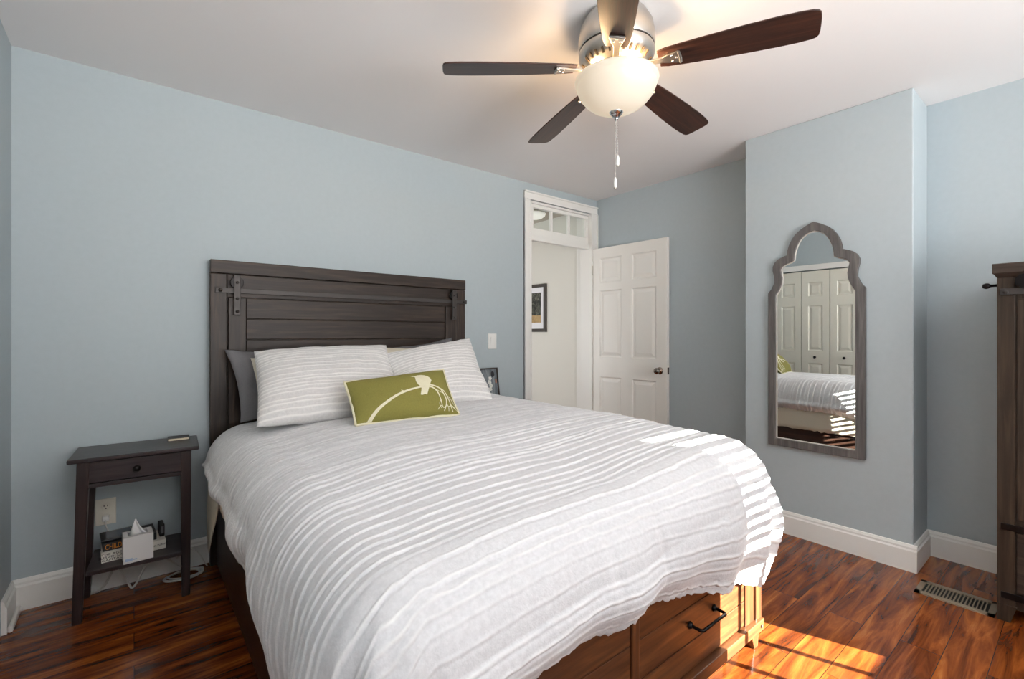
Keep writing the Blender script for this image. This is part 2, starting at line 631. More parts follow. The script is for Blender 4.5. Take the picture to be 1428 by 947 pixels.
# six-panel bedroom door, opened against the right wall. Local: x along the leaf from the hinge, y thickness, z up
def panel_leaf(bm, w, h, t, panels, rec=0.010):
    """door leaf with recessed frames and raised fields on both faces; panels = (x0, x1, z0, z1)"""
    xs = sorted({0, w, *[p[0] for p in panels], *[p[1] for p in panels]})
    zs = sorted({0, h, *[p[2] for p in panels], *[p[3] for p in panels]})

    def inside(xm, zm):
        return any(p[0] < xm < p[1] and p[2] < zm < p[3] for p in panels)
    for i in range(len(xs) - 1):
        for j in range(len(zs) - 1):
            if not inside((xs[i] + xs[i + 1]) / 2, (zs[j] + zs[j + 1]) / 2):
                box(bm, xs[i], xs[i + 1], 0, t, zs[j], zs[j + 1])
    for x0, x1, z0, z1 in panels:
        box(bm, x0, x1, rec, t - rec, z0, z1)
        for s, y0 in ((1, rec), (-1, t - rec)):
            m1, m2 = 0.018, 0.045
            ym = y0 - s * (rec - 0.002)
            a = [(x0 + m1, y0, z0 + m1), (x1 - m1, y0, z0 + m1), (x1 - m1, y0, z1 - m1), (x0 + m1, y0, z1 - m1)]
            b = [(x0 + m2, ym, z0 + m2), (x1 - m2, ym, z0 + m2), (x1 - m2, ym, z1 - m2), (x0 + m2, ym, z1 - m2)]
            A = [bm.verts.new(q) for q in a]
            B = [bm.verts.new(q) for q in b]
            bm.faces.new(B)
            for i in range(4):
                j = (i + 1) % 4
                bm.faces.new((A[i], A[j], B[j], B[i]))
            # ovolo moulding round the recess
            y1 = y0 - s * rec
            o = [(x0, y1, z0), (x1, y1, z0), (x1, y1, z1), (x0, y1, z1)]
            n = [(x0 + 0.010, y0, z0 + 0.010), (x1 - 0.010, y0, z0 + 0.010), (x1 - 0.010, y0, z1 - 0.010), (x0 + 0.010, y0, z1 - 0.010)]
            O = [bm.verts.new(q) for q in o]
            Nn = [bm.verts.new(q) for q in n]
            for i in range(4):
                j = (i + 1) % 4
                bm.faces.new((O[i], O[j], Nn[j], Nn[i]))


hinge = Vector((3.430, YW - 0.029, 0))
free = Vector((3.462, 2.245, 0))
dv = free - hinge
DW = dv.length
DH = 2.052
d1 = struct_root('door_1', (hinge.x, hinge.y, 0.006), math.atan2(dv.y, dv.x))
# local +y of the leaf points toward... the room face is y = 0 or t, both faces are panelled
cols = [(0.082, 0.328), (0.436, 0.682)]
rows = [(0.22, 0.842), (1.028, 1.652), (1.724, 1.955)]
bm = bmesh.new()
panel_leaf(bm, DW, DH, 0.036, [(c[0], c[1], r[0], r[1]) for c in cols for r in rows])
obj('door_leaf', bm, DOORP, d1, local=True)
for s, y in ((-1, 0.0), (1, 0.036)):
    bm = bmesh.new()
    kx, kz = DW - 0.066, 0.932
    prof = [(0.0, 0), (0.031, 0.0), (0.031, 0.004), (0.024, 0.009), (0.011, 0.011), (0.010, 0.030), (0.017, 0.036), (0.026, 0.045), (0.027, 0.054), (0.022, 0.063), (0.008, 0.067), (0.0, 0.067)]
    lathe(bm, [(max(r, 1e-4), s * z) for r, z in prof], (kx, y, kz), 24, 'y')
    k = obj('door_knob', bm, plain('aged_nickel', lin(150, 142, 134), 0.2, 1.0), d1, smooth=True, local=True)
obj('latch_plate', boxes((DW, DW + 0.002, 0.006, 0.030, 0.905, 0.962)), IRON, d1, local=True)
for z in (0.25, 1.85):
    bm = bmesh.new()
    lathe(bm, [(0.006, -0.045), (0.006, 0.045)], (-0.004, -0.004, z), 10)
    obj('hinge', bm, CHROME, d1, local=True)

# bifold closet on the left wall (seen in the mirror)
struct('trim_5', boxes((XL, XL + 0.016, 1.39, 1.46, 0, 2.14), (XL, XL + 0.016, 1.46, 2.70, 2.07, 2.14)), TRIM, bevel=0.004)
d2 = struct_root('door_2', (XL - 0.005, 1.46, 0.012))
BIF = plain('cream_closet_paint', lin(228, 225, 213), 0.4)
for k in range(4):
    bm = bmesh.new()
    w = 0.314
    panel_leaf(bm, w, 2.045, 0.032, [(0.075, w - 0.075, 0.16, 0.86), (0.075, w - 0.075, 1.02, 1.60), (0.075, w - 0.075, 1.72, 1.90)])
    # leaf x -> world -Y.. : place along +Y with face toward +X
    M = Matrix.Translation(Vector((0, 0.003 + 0.32 * k, 0))) @ Matrix.Rotation(PI / 2, 4, 'Z')
    bmesh.ops.transform(bm, matrix=M, verts=bm.verts)
    lf = obj('closet_leaf', bm, BIF, d2, local=True)
    if k in (1, 2):
        ky = 0.003 + 0.32 * k + (0.314 / 2)
        bm = bmesh.new()
        lathe(bm, [(0.007, 0.0), (0.006, 0.012), (0.016, 0.020), (0.017, 0.027), (0.010, 0.033), (0.001, 0.034)], (0.0, ky, 0.94), 16, 'x')
        obj('closet_knob', bm, BRONZE, lf, smooth=True, local=True)
struct('wall_closet', boxes((XL - 0.7, XL - T, 1.3, 2.9, 0, 2.3)), HALLWALL)

# front windows (behind the camera)
w2 = struct_root('window_2', (WX0, YF, WZ0))
yg = YF - 0.07
bm = boxes((WX0, WX0 + 0.008, yg - 0.02, yg + 0.02, WZ0, WZ1), (WX1 - 0.008, WX1, yg - 0.02, yg + 0.02, WZ0, WZ1),
           (WX0, WX1, yg - 0.02, yg + 0.02, WZ0, WZ0 + 0.01), (WX0, WX1, yg - 0.02, yg + 0.02, WZ1 - 0.03, WZ1),
           (WX0, WX1, yg - 0.02, yg + 0.02, 1.50, 1.55))
obj('window_frame', bm, TRIM, w2)
for x in (2.992 + 0.025, 3.199 + 0.025):
    obj('muntin', boxes((x - 0.009, x + 0.009, yg - 0.012, yg + 0.012, WZ0, 1.51)), TRIM, w2)
obj('glass_pane', boxes((WX0, WX1, yg - 0.002, yg + 0.001, WZ0, WZ1)), GLASS, w2)
struct('trim_6', boxes((WX0 - 0.07, WX0, YF, YF + 0.018, WZ0 - 0.1, WZ1 + 0.08), (WX1, WX1 + 0.07, YF, YF + 0.018, WZ0 - 0.1, WZ1 + 0.08),
                       (WX0, WX1, YF, YF + 0.018, WZ1, WZ1 + 0.08), (WX0, WX1, YF, YF + 0.018, WZ0 - 0.1, WZ0)), TRIM)
bl = thing('window_blind', 'white slatted blind lowered over the upper half of the narrow front window', 'blind', (3.12, YF - 0.02, WZ1))
bm = bmesh.new()
z = WZ1 - 0.05
while z > 1.56:
    M = Matrix.Translation(Vector((0.5 * (WX0 + WX1), YF - 0.025, z))) @ Matrix.Rotation(math.radians(8), 4, 'X')
    q = bmesh.new()
    box(q, -0.27, 0.27, -0.024, 0.024, -0.0012, 0.0012)
    bmesh.ops.transform(q, matrix=M, verts=q.verts)
    me = bpy.data.meshes.new('t')
    q.to_mesh(me)
    q.free()
    bm.from_mesh(me)
    bpy.data.meshes.remove(me)
    z -= 0.040
obj('slats', bm, PLASTIC, bl)
obj('bottom_rail', boxes((WX0 + 0.01, WX1 - 0.01, YF - 0.045, YF - 0.005, 1.52, 1.54)), PLASTIC, bl)
obj('head_rail', boxes((WX0 + 0.01, WX1 - 0.01, YF - 0.05, YF, WZ1 - 0.045, WZ1 - 0.005)), PLASTIC, bl)
obj('ladder_cord', boxes((WX0 + 0.27, WX0 + 0.273, YF - 0.027, YF - 0.024, 1.53, WZ1 - 0.04)), PLASTIC, bl)
w3 = struct_root('added_window', (VX0, YF, VZ0))  # unseen window added only to go with the ceiling fill lamp
obj('window_frame', boxes((VX0, VX0 + 0.04, yg - 0.02, yg + 0.02, VZ0, VZ1), (VX1 - 0.04, VX1, yg - 0.02, yg + 0.02, VZ0, VZ1),
                          (VX0, VX1, yg - 0.02, yg + 0.02, VZ0, VZ0 + 0.05), (VX0, VX1, yg - 0.02, yg + 0.02, VZ1 - 0.05, VZ1)), TRIM, w3)
obj('roller_shade', boxes((VX0 + 0.005, VX1 - 0.005, YF - 0.03, YF - 0.027, VZ0, VZ1)), plain('shade_cloth', lin(236, 236, 232), 0.9), w3)  # opaque, keeps the sun from entering by the added window

# ------------------------------------------------------------------ bed
BX0, BX1, BY0, BY1 = 0.335, 1.945, 0.835, 2.975
bed = thing('storage_bed', 'dark rustic wooden storage bed with tall plank headboard and foot drawers', 'bed', (1.14, 1.9, 0))
HBX0, HBX1, HBY, HBT = 0.318, 1.943, 2.977, 1.652
hb = obj('headboard', boxes((HBX0 + 0.004, HBX1 - 0.004, HBY + 0.022, HBY + 0.055, 0.0, HBT - 0.07)), HB_X, bed, bevel=0.003)
obj('top_rail', boxes((HBX0, HBX1, HBY - 0.004, HBY + 0.062, HBT - 0.072, HBT)), HB_X, hb, bevel=0.004)
for x0, x1 in ((HBX0, HBX0 + 0.078), (HBX1 - 0.078, HBX1)):
    obj('outer_stile', boxes((x0, x1, HBY + 0.004, HBY + 0.058, 0.0, HBT - 0.074)), HB_Z, hb, bevel=0.004)
# header plank and sliding barn-door panel with its own stiles and planks
z = HBT - 0.075
obj('header_plank', boxes((HBX0 + 0.08, HBX1 - 0.08, HBY + 0.010, HBY + 0.04, z - 0.125, z)), HB_X, hb, bevel=0.003)
pz = [z - 0.128, z - 0.245, z - 0.362, z - 0.48, z - 0.60, z - 0.75, z - 0.95]
for a, b in zip(pz, pz[1:]):
    obj('plank', boxes((HBX0 + 0.172, HBX1 - 0.172, HBY + 0.008, HBY + 0.03, b + 0.003, a)), HB_X, hb, bevel=0.004)
for x0, x1 in ((HBX0 + 0.084, HBX0 + 0.170), (HBX1 - 0.170, HBX1 - 0.084)):
    obj('panel_stile', boxes((x0, x1, HBY - 0.002, HBY + 0.03, 0.55, z - 0.128)), HB_Z, hb, bevel=0.003)
# iron rail, hanger straps and wheels
rz = 1.487
rail = obj('iron_rail', boxes((HBX0 + 0.022, HBX1 + 0.004, HBY - 0.014, HBY - 0.008, rz - 0.014, rz + 0.014)), IRON, hb, bevel=0.002)
for x in (HBX0 + 0.045, HBX1 - 0.02):
    bm = bmesh.new()
    lathe(bm, [(0.010, 0.012), (0.010, -0.018), (0.006, -0.022), (0.001, -0.023)], (x, HBY - 0.001, rz), 12, 'y')
    obj('bolt', bm, IRON, rail, smooth=True)
for x in (HBX0 + 0.122, HBX1 - 0.115):
    bm = bmesh.new()
    lathe(bm, [(0.012, -0.028), (0.031, -0.028), (0.033, -0.024), (0.027, -0.019), (0.033, -0.014), (0.031, -0.009), (0.012, -0.009)], (x, HBY, rz + 0.043), 24, 'y')
    wh = obj('roller_wheel', bm, BRONZE, hb, autosmooth=40)
    sx = 0.016
    s = obj('hanger_strap', boxes((x - sx, x + sx, HBY - 0.035, HBY - 0.029, rz - 0.135, rz + 0.085), (x - sx, x + sx, HBY - 0.035, HBY + 0.004, rz + 0.079, rz + 0.085)), IRON, hb, bevel=0.002)
    for zz in (rz + 0.043, rz - 0.045, rz - 0.115):
        bm = bmesh.new()
        lathe(bm, [(0.008, -0.034), (0.008, -0.038), (0.004, -0.041), (0.0005, -0.042)], (x, HBY, zz), 10, 'y')
        obj('bolt', bm, IRON, s, smooth=True)
# side rails with storage bases
for x0, x1 in ((BX0, BX0 + 0.035), (BX1 - 0.035, BX1)):
    obj('side_rail', boxes((x0, x1, BY0 + 0.06, HBY + 0.004, 0.30, 0.50)), BEDW_Y, bed, bevel=0.004)
    s = 1 if x0 < 1 else -1
    xa = x0 + 0.012 if s > 0 else x0 - 0.0
    obj('storage_base', boxes((xa, xa + 0.023, BY0 + 0.07, HBY + 0.004, 0.012, 0.30)), BEDW_Y, bed, bevel=0.003)
# footboard: posts, rails, centre stile, drawers
post_w = 0.05
for x0, sgn in ((BX0, 1), (BX1 - post_w, -1)):
    obj('post', boxes((x0, x0 + post_w, BY0 + 0.0, BY0 + 0.07, 0.105, 0.50)), BEDW_Z, bed, bevel=0.004)
    # tapered splayed foot under each post
    xo = x0 if sgn > 0 else x0 + post_w
    xi = xo + sgn * post_w
    bm = bmesh.new()
    a = sorted((xo, xo + sgn * 0.03))
    b = sorted((xo, xi + sgn * 0.035))
    hexa(bm, [(a[0], BY0 + 0.015, 0), (a[1], BY0 + 0.015, 0), (a[1], BY0 + 0.055, 0), (a[0], BY0 + 0.055, 0)],
         [(b[0], BY0 + 0.006, 0.105), (b[1], BY0 + 0.006, 0.105), (b[1], BY0 + 0.064, 0.105), (b[0], BY0 + 0.064, 0.105)])
    obj('foot', bm, BEDW_Z, bed, bevel=0.003)
fx0, fx1 = BX0 + post_w, BX1 - post_w
fr = obj('foot_rail', boxes((fx0, fx1, BY0 + 0.012, BY0 + 0.05, 0.455, 0.50), (fx0 - 0.02, fx1 + 0.045, BY0 - 0.012, BY0 + 0.05, 0.085, 0.128)), BEDW_X, bed, bevel=0.003)
for x in (BX1 - 0.03, BX0 + 0.03):
    bm = bmesh.new()
    lathe(bm, [(0.007, 0), (0.007, -0.003), (0.001, -0.005)], (x, BY0 - 0.012, 0.106), 10, 'y')
    obj('bolt', bm, IRON, fr)
obj('centre_stile', boxes((1.122, 1.158, BY0 + 0.006, BY0 + 0.05, 0.128, 0.455)), BEDW_Z, bed, bevel=0.003)
obj('kick_board', boxes((fx0, fx1, BY0 + 0.06, BY0 + 0.08, 0.0, 0.09)), BEDW_X, bed)
for x0 in (fx1 - 0.075, fx0 + 0.006):
    obj('end_stile', boxes((x0, x0 + 0.069, BY0 + 0.006, BY0 + 0.05, 0.128, 0.455)), BEDW_Z, bed, bevel=0.003)
for x0, x1 in ((fx0 + 0.079, 1.118), (1.162, fx1 - 0.079)):
    dr = obj('drawer', boxes((x0, x1, BY0 + 0.010, BY0 + 0.05, 0.134, 0.226), (x0, x1, BY0 + 0.010, BY0 + 0.05, 0.229, 0.345), (x0, x1, BY0 + 0.010, BY0 + 0.05, 0.348, 0.45),
                             (x0, x1, BY0 + 0.018, BY0 + 0.05, 0.14, 0.449)), BEDW_X, bed, bevel=0.002)
    cx, cz, hw = (x0 + x1) / 2 + 0.02, 0.288, 0.078
    bm = bmesh.new()
    yy = BY0 + 0.010
    tube(bm, [(cx - hw, yy, cz), (cx - hw, yy - 0.040, cz), (cx - hw + 0.006, yy - 0.047, cz), (cx + hw - 0.006, yy - 0.047, cz), (cx + hw, yy - 0.040, cz), (cx + hw, yy, cz)], 0.0055, 10)
    for s in (-1, 1):
        lathe(bm, [(0.012, 0.0), (0.013, -0.004), (0.009, -0.009), (0.008, -0.012)], (cx + s * hw, yy, cz), 14, 'y')
    obj('drawer_handle', bm, BRONZE, dr, smooth=True)

mt = tag(obj('mattress', boxes((BX0 + 0.04, BX1 - 0.04, BY0 + 0.05, HBY - 0.035, 0.44, 0.690)), CREAM, bevel=0.05, seg=4), 'thick cream mattress lying in the bed under the white duvet', 'mattress')


# ------------------------------------------------------------------ draped bedding
def drape(name, mat, cx0, cx1, cy0, cy1, ztop, r, dl, dr_, df, na, nb, ribs=None, crown=0.03, seed=0, fold=0.02, thick=0.008, hemfn=None, corner=1.12, topfn=None, bulge=0.0, wr=0.006, creases=()):
    """cloth laid over the bed. a runs across (X), b runs from the head to past the foot.
    dl, dr_, df: how much cloth lies beyond the flat core to the left, right and foot (arc length)."""
    W, Lg = cx1 - cx0, cy1 - cy0
    bm = bmesh.new()
    lay = bm.verts.layers.float.new('rib')
    uvl = bm.loops.layers.uv.new('UVMap')
    grid = []
    a_list = [-dl + (dl + W + dr_) * i / na for i in range(na + 1)]
    b_list = [(Lg + df) * j / nb for j in range(nb + 1)]
    for j, b in enumerate(b_list):
        row = []
        for i, a in enumerate(a_list):
            ex = min(a, 0) if a < 0 else max(a - W, 0)
            ey = max(b - Lg, 0)
            dx = dl if a < W / 2 else dr_
            ca, cb = min(max(a, 0), W), min(b, Lg)
            x, y = cx0 + ca, cy1 - cb
            # crown of the stuffed top, sinking towards the foot
            u, v = 2 * ca / W - 1, cb / Lg
            z = ztop + crown * (1 - abs(u) ** 2.5) * (0.75 + 0.25 * math.sin(PI * min(1, v * 1.02)))
            if topfn:
                z += topfn(u, v)
            p = Vector((x, y, z))
            if ex or ey:
                sx, sy = abs(ex) / dx, ey / df
                m = max(sx, sy)
                th = math.atan2(sy, sx)
                c2 = math.sin(2 * th) ** 2
                D = (dx * math.cos(th) ** 2 + df * math.sin(th) ** 2) * (1 + (corner - 1) * c2)
                side = -1 if ex < 0 else 1
                if hemfn:
                    D += hemfn(side, th, b, a)
                D += 0.011 * noise.noise(Vector((a * 45, b * 45, seed))) * (1 if m > 0.9 else 0)
                q = m * D
                d2 = Vector((side * math.cos(th), -math.sin(th), 0))
                if q < r * PI / 2:
                    out, dn = r * math.sin(q / r), r * (1 - math.cos(q / r))
                    out += bulge * 0.5 * (q / (r * PI / 2)) ** 2
                else:
                    e = q - r * PI / 2
                    E = max(D - r * PI / 2, 0.05)
                    out, dn = r + 0.02 * e + bulge * (1 + 1.7 * c2) * (math.sin(PI * min(1.35, 0.18 + e / E)) - math.sin(PI * 0.18)) + bulge * 0.5, r + e * 0.97
                # folds that grow towards the hem
                s = (cb if sy < sx else 0) + (Lg + ca * (1 if side > 0 else 1) if sy >= sx else 0) + 0.6 * th
                g = max(0, (q - 0.08) / 0.4) ** 1.3
                f = math.sin(s * 13 + seed) * 0.5 + math.sin(s * 23.7 + 1.3 + seed) * 0.28 + noise.noise(Vector((s * 5, q * 2, seed))) * 0.8
                out += fold * g * f * (1.0 + 0.3 * c2)
                p += d2 * out + Vector((0, 0, -dn))
            # soft wrinkles
            nz = noise.noise(Vector((a * 2.3, b * 3.1, seed + 3))) + 0.5 * noise.noise(Vector((a * 6, b * 8, seed + 9)))
            p.z += wr * nz
            # pressed creases left from folding
            for a0, b0 in creases:
                if b > b0 and abs(a - a0) < 0.05:
                    p += Vector((0, 0.8, -0.5)) * 0.007 * min(1, (b - b0) / 0.15) * math.exp(-((a - a0) / 0.012) ** 2)
            row.append(bm.verts.new(p))
        grid.append(row)
    for j in range(nb):
        for i in range(na):
            f = bm.faces.new((grid[j][i], grid[j][i + 1], grid[j + 1][i + 1], grid[j + 1][i]))
    bm.normal_update()
    # orient outwards
    if grid[nb // 3][na // 2].normal.z < 0:
        bmesh.ops.reverse_faces(bm, faces=bm.faces)
        bm.normal_update()
    if ribs:
        moves = []
        for j, b in enumerate(b_list):
            for i, a in enumerate(a_list):
                best = 0.0
                grv = 0.0
                for rb, amp in ribs:
                    if abs(b - rb) > 0.06:
                        continue
                    wob = 0.008 * noise.noise(Vector((a * 2.2, rb * 40, 1.0))) + 0.004 * noise.noise(Vector((a * 28, rb * 40, 2.0)))
                    d = b - rb - wob
                    k = amp * (0.75 + 0.5 * noise.noise(Vector((a * 18, rb * 31, 5.0))))
                    best = max(best, k * math.exp(-(d / 0.0042) ** 2))
                    grv = max(grv, 0.8 * k * math.exp(-((d - 0.0085) / 0.004) ** 2))
                v = grid[j][i]
                v[lay] = max(0, min(1, best)) ** 1.4
                moves.append((v, v.normal.copy(), 0.0040 * best - 0.0036 * grv))
        for v, n, h in moves:
            v.co += n * h
    me = bpy.data.meshes.new(name)
    bm.to_mesh(me)
    bm.free()
    me.materials.append(mat)
    me.shade_smooth()
    o = bpy.data.objects.new(name, me)
    COL.objects.link(o)
    so = o.modifiers.new('thickness', 'SOLIDIFY')
    so.thickness = thick
    so.offset = -1
    return o


rnd = random.Random(11)
ribs = []
b = 0.02
while b < 2.7:
    far = b < 1.2
    ribs.append((b, rnd.choice([0.8, 0.6, 0.45, 0.3]) if far else rnd.choice([1.0, 0.95, 0.8, 0.5])))
    b += rnd.choice([0.016, 0.022, 0.03]) if far else rnd.choice([0.026, 0.034, 0.042, 0.048])


def interp(x, pts):
    if x <= pts[0][0]:
        return pts[0][1]
    for (a, c), (d, e) in zip(pts, pts[1:]):
        if x <= d:
            return c + (e - c) * (x - a) / (d - a)
    return pts[-1][1]


def duvet_hem(side, th, b, a):
    """longer or shorter hang along the sides, by distance from the head"""
    k = max(0, math.cos(th)) ** 3
    if side > 0:
        g = min(1, max(0, (a / 1.35 - 0.5) / 0.5))
        return 0.22 * g * math.sin(th) ** 4 - k * interp(b, [(0, 0.13), (1.5, 0.13), (1.9, 0.02)])
    return -k * interp(b, [(0.0, 0.20), (0.05, 0.19), (0.55, 0.13), (0.95, 0.07), (1.2, 0.04), (1.45, -0.11), (1.9, -0.16)])


def duvet_top(u, v):
    g = max(0, v - 0.66) / 0.34
    g = g * g * (3 - 2 * g)
    z = -0.030 * g * (1 - max(0, u)) - 0.012 * g
    z += 0.056 * max(0, u) ** 1.5
    z -= 0.02 * max(0, -u) ** 2 * (1 - v)
    return z


CR = 0.17
duvet = drape('duvet', DUVET, BX0 + 0.13, BX1 - 0.13, BY0 + 0.12, 2.80, 0.800, CR, 0.50, 0.48, 0.42, 180, 1000, ribs=ribs, crown=0.045, seed=2, fold=0.030, thick=0.010, hemfn=duvet_hem, corner=1.34, topfn=duvet_top, bulge=0.035, creases=((0.50, 1.80), (0.72, 1.95)))
tag(duvet, 'white ribbed cotton duvet spread over the bed and hanging down its sides', 'duvet')


def sheet_hem(side, th, b, a):
    if side < 0:
        return 0.32 * max(0, 1 - abs(b - 0.14) / 0.24) - 0.04
    return 0.06


sheet = drape('bed_sheet', CREAM, BX0 + 0.085, BX1 - 0.10, BY0 + 0.10, 2.90, 0.700, 0.12, 0.34, 0.27, 0.22, 70, 90, None, 0.02, 6, 0.010, 0.004, sheet_hem, 1.0, wr=0.001)
tag(sheet, 'cream flat sheet showing below the duvet edge at the sides of the mattress', 'sheet')


# ------------------------------------------------------------------ pillows
class Pillow:
    def __init__(self, bl_, br_, tr_, tl_, thick, pinch=0.06, seed=0, crump=0.01, power=2.4):
        self.c = [Vector(p) for p in (bl_, br_, tr_, tl_)]
        self.t, self.pinch, self.seed, self.crump, self.pw = thick, pinch, seed, crump, power
        bl2, br2, tr2, tl2 = self.c
        self.n = ((br2 - bl2) + (tr2 - tl2)).cross((tl2 - bl2) + (tr2 - br2)).normalized()

    def base(self, u, v):
        uu = 0.5 + (u - 0.5) * (1 - self.pinch * (1 - (2 * v - 1) ** 2))
        vv = 0.5 + (v - 0.5) * (1 - self.pinch * 1.3 * (1 - (2 * u - 1) ** 2))
        a, b, c, d = self.c
        return (a * (1 - uu) + b * uu) * (1 - vv) + (d * (1 - uu) + c * uu) * vv

    def puff(self, u, v):
        a = max(0.0, 1 - abs(2 * u - 1) ** self.pw)
        b = max(0.0, 1 - abs(2 * v - 1) ** self.pw)
        return (a * b) ** 0.55

    def pt(self, u, v, s=1, lift=0.0):
        k = self.puff(u, v)
        p = self.base(u, v)
        w = self.crump * (noise.noise(Vector((u * 4, v * 3, self.seed))) + 0.5 * noise.noise(Vector((u * 11, v * 8, self.seed + 4))))
        return p + self.n * (s * (self.t * 0.5 * k + lift + 0.002) + w)

    def build(self, name, mat, nu=40, nv=40, ribs=None, ribh=0.003, ribw=0.02, parent=None):
        bm = bmesh.new()
        lay = bm.verts.layers.float.new('rib')
        F, B = [], []
        for j in range(nv + 1):
            rf, rb = [], []
            for i in range(nu + 1):
                u, v = i / nu, j / nv
                edge = i in (0, nu) or j in (0, nv)
                rib = 0.0
                if ribs:
                    for q in ribs:
                        d = (v - q - 0.01 * noise.noise(Vector((u * 3, q * 30, self.seed)))) / ribw
                        if abs(d) < 3:
                            rib = max(rib, math.exp(-d * d))
                p = self.pt(u, v, 1, ribh * rib * (0 if edge else 1))
                vf = bm.verts.new(p)
                vf[lay] = rib
                rf.append(vf)
                vb = bm.verts.new(self.pt(u, v, -1))
                vb[lay] = rib
                rb.append(vb)
            F.append(rf)
            B.append(rb)
        for j in range(nv):
            for i in range(nu):
                bm.faces.new((F[j][i], F[j][i + 1], F[j + 1][i + 1], F[j + 1][i]))
                bm.faces.new((B[j][i], B[j + 1][i], B[j + 1][i + 1], B[j][i + 1]))
        per = [(0, i) for i in range(nu)] + [(j, nu) for j in range(nv)] + [(nv, nu - i) for i in range(nu)] + [(nv - j, 0) for j in range(nv)]
        for k in range(len(per)):
            (a, b), (c, d) = per[k], per[(k + 1) % len(per)]
            bm.faces.new((F[a][b], B[a][b], B[c][d], F[c][d]))
        return obj(name, bm, mat, parent, smooth=True)

    def edge_tube(self, bm, r, wob=0.0, n=30):
        pts = []
        for k in range(n):
            pts.append((k / n, 0))
        for k in range(n):
            pts.append((1, k / n))
        for k in range(n):
            pts.append((1 - k / n, 1))
        for k in range(n):
            pts.append((0, 1 - k / n))
        pts.append((0, 0))
        P = []
        for k, (u, v) in enumerate(pts):
            p = self.base(u, v)
            P.append(p + self.n * wob * noise.noise(Vector((u * 7, v * 7, 3))))
        tube(bm, P, r, 8)
        return bm


def stripe_list(n, rndm):
    out = []
    v = 0.03
    while v < 0.97:
        out.append(v)
        v += rndm.choice([0.035, 0.05, 0.062, 0.075]) * 16 / n
    return out


gp1 = Pillow((0.42, 2.72, 0.80), (1.04, 2.72, 0.80), (1.08, 2.90, 1.16), (0.375, 2.90, 1.165), 0.09, 0.07, 3, 0.022)
tag(gp1.build('pillow', GREYCOT), 'charcoal grey pillow standing against the left of the headboard', 'pillow', 'grey pillows against the headboard')
gp2 = Pillow((1.16, 2.72, 0.80), (1.78, 2.72, 0.80), (1.775, 2.90, 1.222), (1.14, 2.90, 1.15), 0.09, 0.07, 8, 0.022)
tag(gp2.build('pillow', GREYCOT), 'charcoal grey pillow on the right, just peeking out above the striped one', 'pillow', 'grey pillows against the headboard')
cp1 = Pillow((0.465, 2.54, 0.815), (1.12, 2.54, 0.815), (1.14, 2.83, 1.13), (0.485, 2.83, 1.12), 0.08, 0.05, 21, 0.010)
tag(cp1.build('pillow', CREAM), 'cream pillow behind the left striped pillow, its pale edge showing', 'pillow', 'cream sleeping pillows')
cp2 = Pillow((1.125, 2.54, 0.815), (1.66, 2.54, 0.815), (1.70, 2.83, 1.15), (1.125, 2.83, 1.175), 0.08, 0.05, 25, 0.010)
tag(cp2.build('pillow', CREAM), 'cream pillow seen in the gap between the two striped pillows', 'pillow', 'cream sleeping pillows')
rp = random.Random(5)
sl = Pillow((0.43, 2.37, 0.83), (1.12, 2.28, 0.835), (1.19, 2.70, 1.18), (0.485, 2.74, 1.158), 0.17, 0.03, 31, 0.010, 3.2)
tag(sl.build('pillow', SHAM, 60, 150, stripe_list(16, rp), 0.0022, 0.008), 'wide white and grey striped pillow leaning flat on the left of the bed', 'pillow', 'striped pillow shams')
sr = Pillow((1.10, 2.34, 0.85), (1.685, 2.27, 0.84), (1.768, 2.66, 1.222), (1.14, 2.62, 1.132), 0.17, 0.05, 37, 0.010, 2.8)
tag(sr.build('pillow', SHAM, 60, 150, stripe_list(16, rp), 0.0022, 0.008), 'white and grey striped pillow tilted up on the right of the bed', 'pillow', 'striped pillow shams')

gp = Pillow((0.775, 2.085, 0.838), (1.262, 1.99, 0.846), (1.285, 2.185, 1.058), (0.778, 2.24, 1.018), 0.12, 0.03, 41, 0.004, 2.6)
gpo = gp.build('lumbar_pillow', OLIVE, 60, 40)
tag(gpo, 'small olive green lumbar pillow with a cream bird on a branch', 'cushion')
bm = gp.edge_tube(bmesh.new(), 0.0065, 0.006)
obj('trim_edging', bm, CREAMTRIM, gpo, smooth=True)
PXC = {'bl': (150, 650), 'br': (850, 590), 'tr': (730, 280), 'tl': (60, 350)}


def px2uv(x, y):
    """pattern coordinate on the pillow face by inverse bilinear mapping"""
    u = v = 0.5
    a, b, c, d = [Vector(PXC[k]) for k in ('bl', 'br', 'tr', 'tl')]
    P = Vector((x, y))
    for _ in range(30):
        f = (a * (1 - u) + b * u) * (1 - v) + (d * (1 - u) + c * u) * v - P
        fu = (b - a) * (1 - v) + (c - d) * v
        fv = (d - a) * (1 - u) + (c - b) * u
        det = fu.x * fv.y - fu.y * fv.x
        u -= (f.x * fv.y - f.y * fv.x) / det
        v -= (fu.x * f.y - fu.y * f.x) / det
    return min(max(u, 0.005), 0.995), min(max(0.015 + v * 0.91, 0.005), 0.995)


def lay_on(bm):
    for v in bm.verts:
        u, w = px2uv(v.co.x, v.co.y)
        v.co = gp.pt(u, w, 1, 0.0018)


def strip2d(bm, pts, w0, w1):
    P = smooth_path([(x, y, 0) for x, y in pts], 6)
    prev = None
    for i, p in enumerate(P):
        t = (P[min(i + 1, len(P) - 1)] - P[max(i - 1, 0)]).normalized()
        n = Vector((-t.y, t.x, 0)) * (w0 + (w1 - w0) * i / (len(P) - 1)) / 2
        cur = (bm.verts.new(p + n), bm.verts.new(p - n))
        if prev:
            bm.faces.new((prev[0], cur[0], cur[1], prev[1]))
        prev = cur


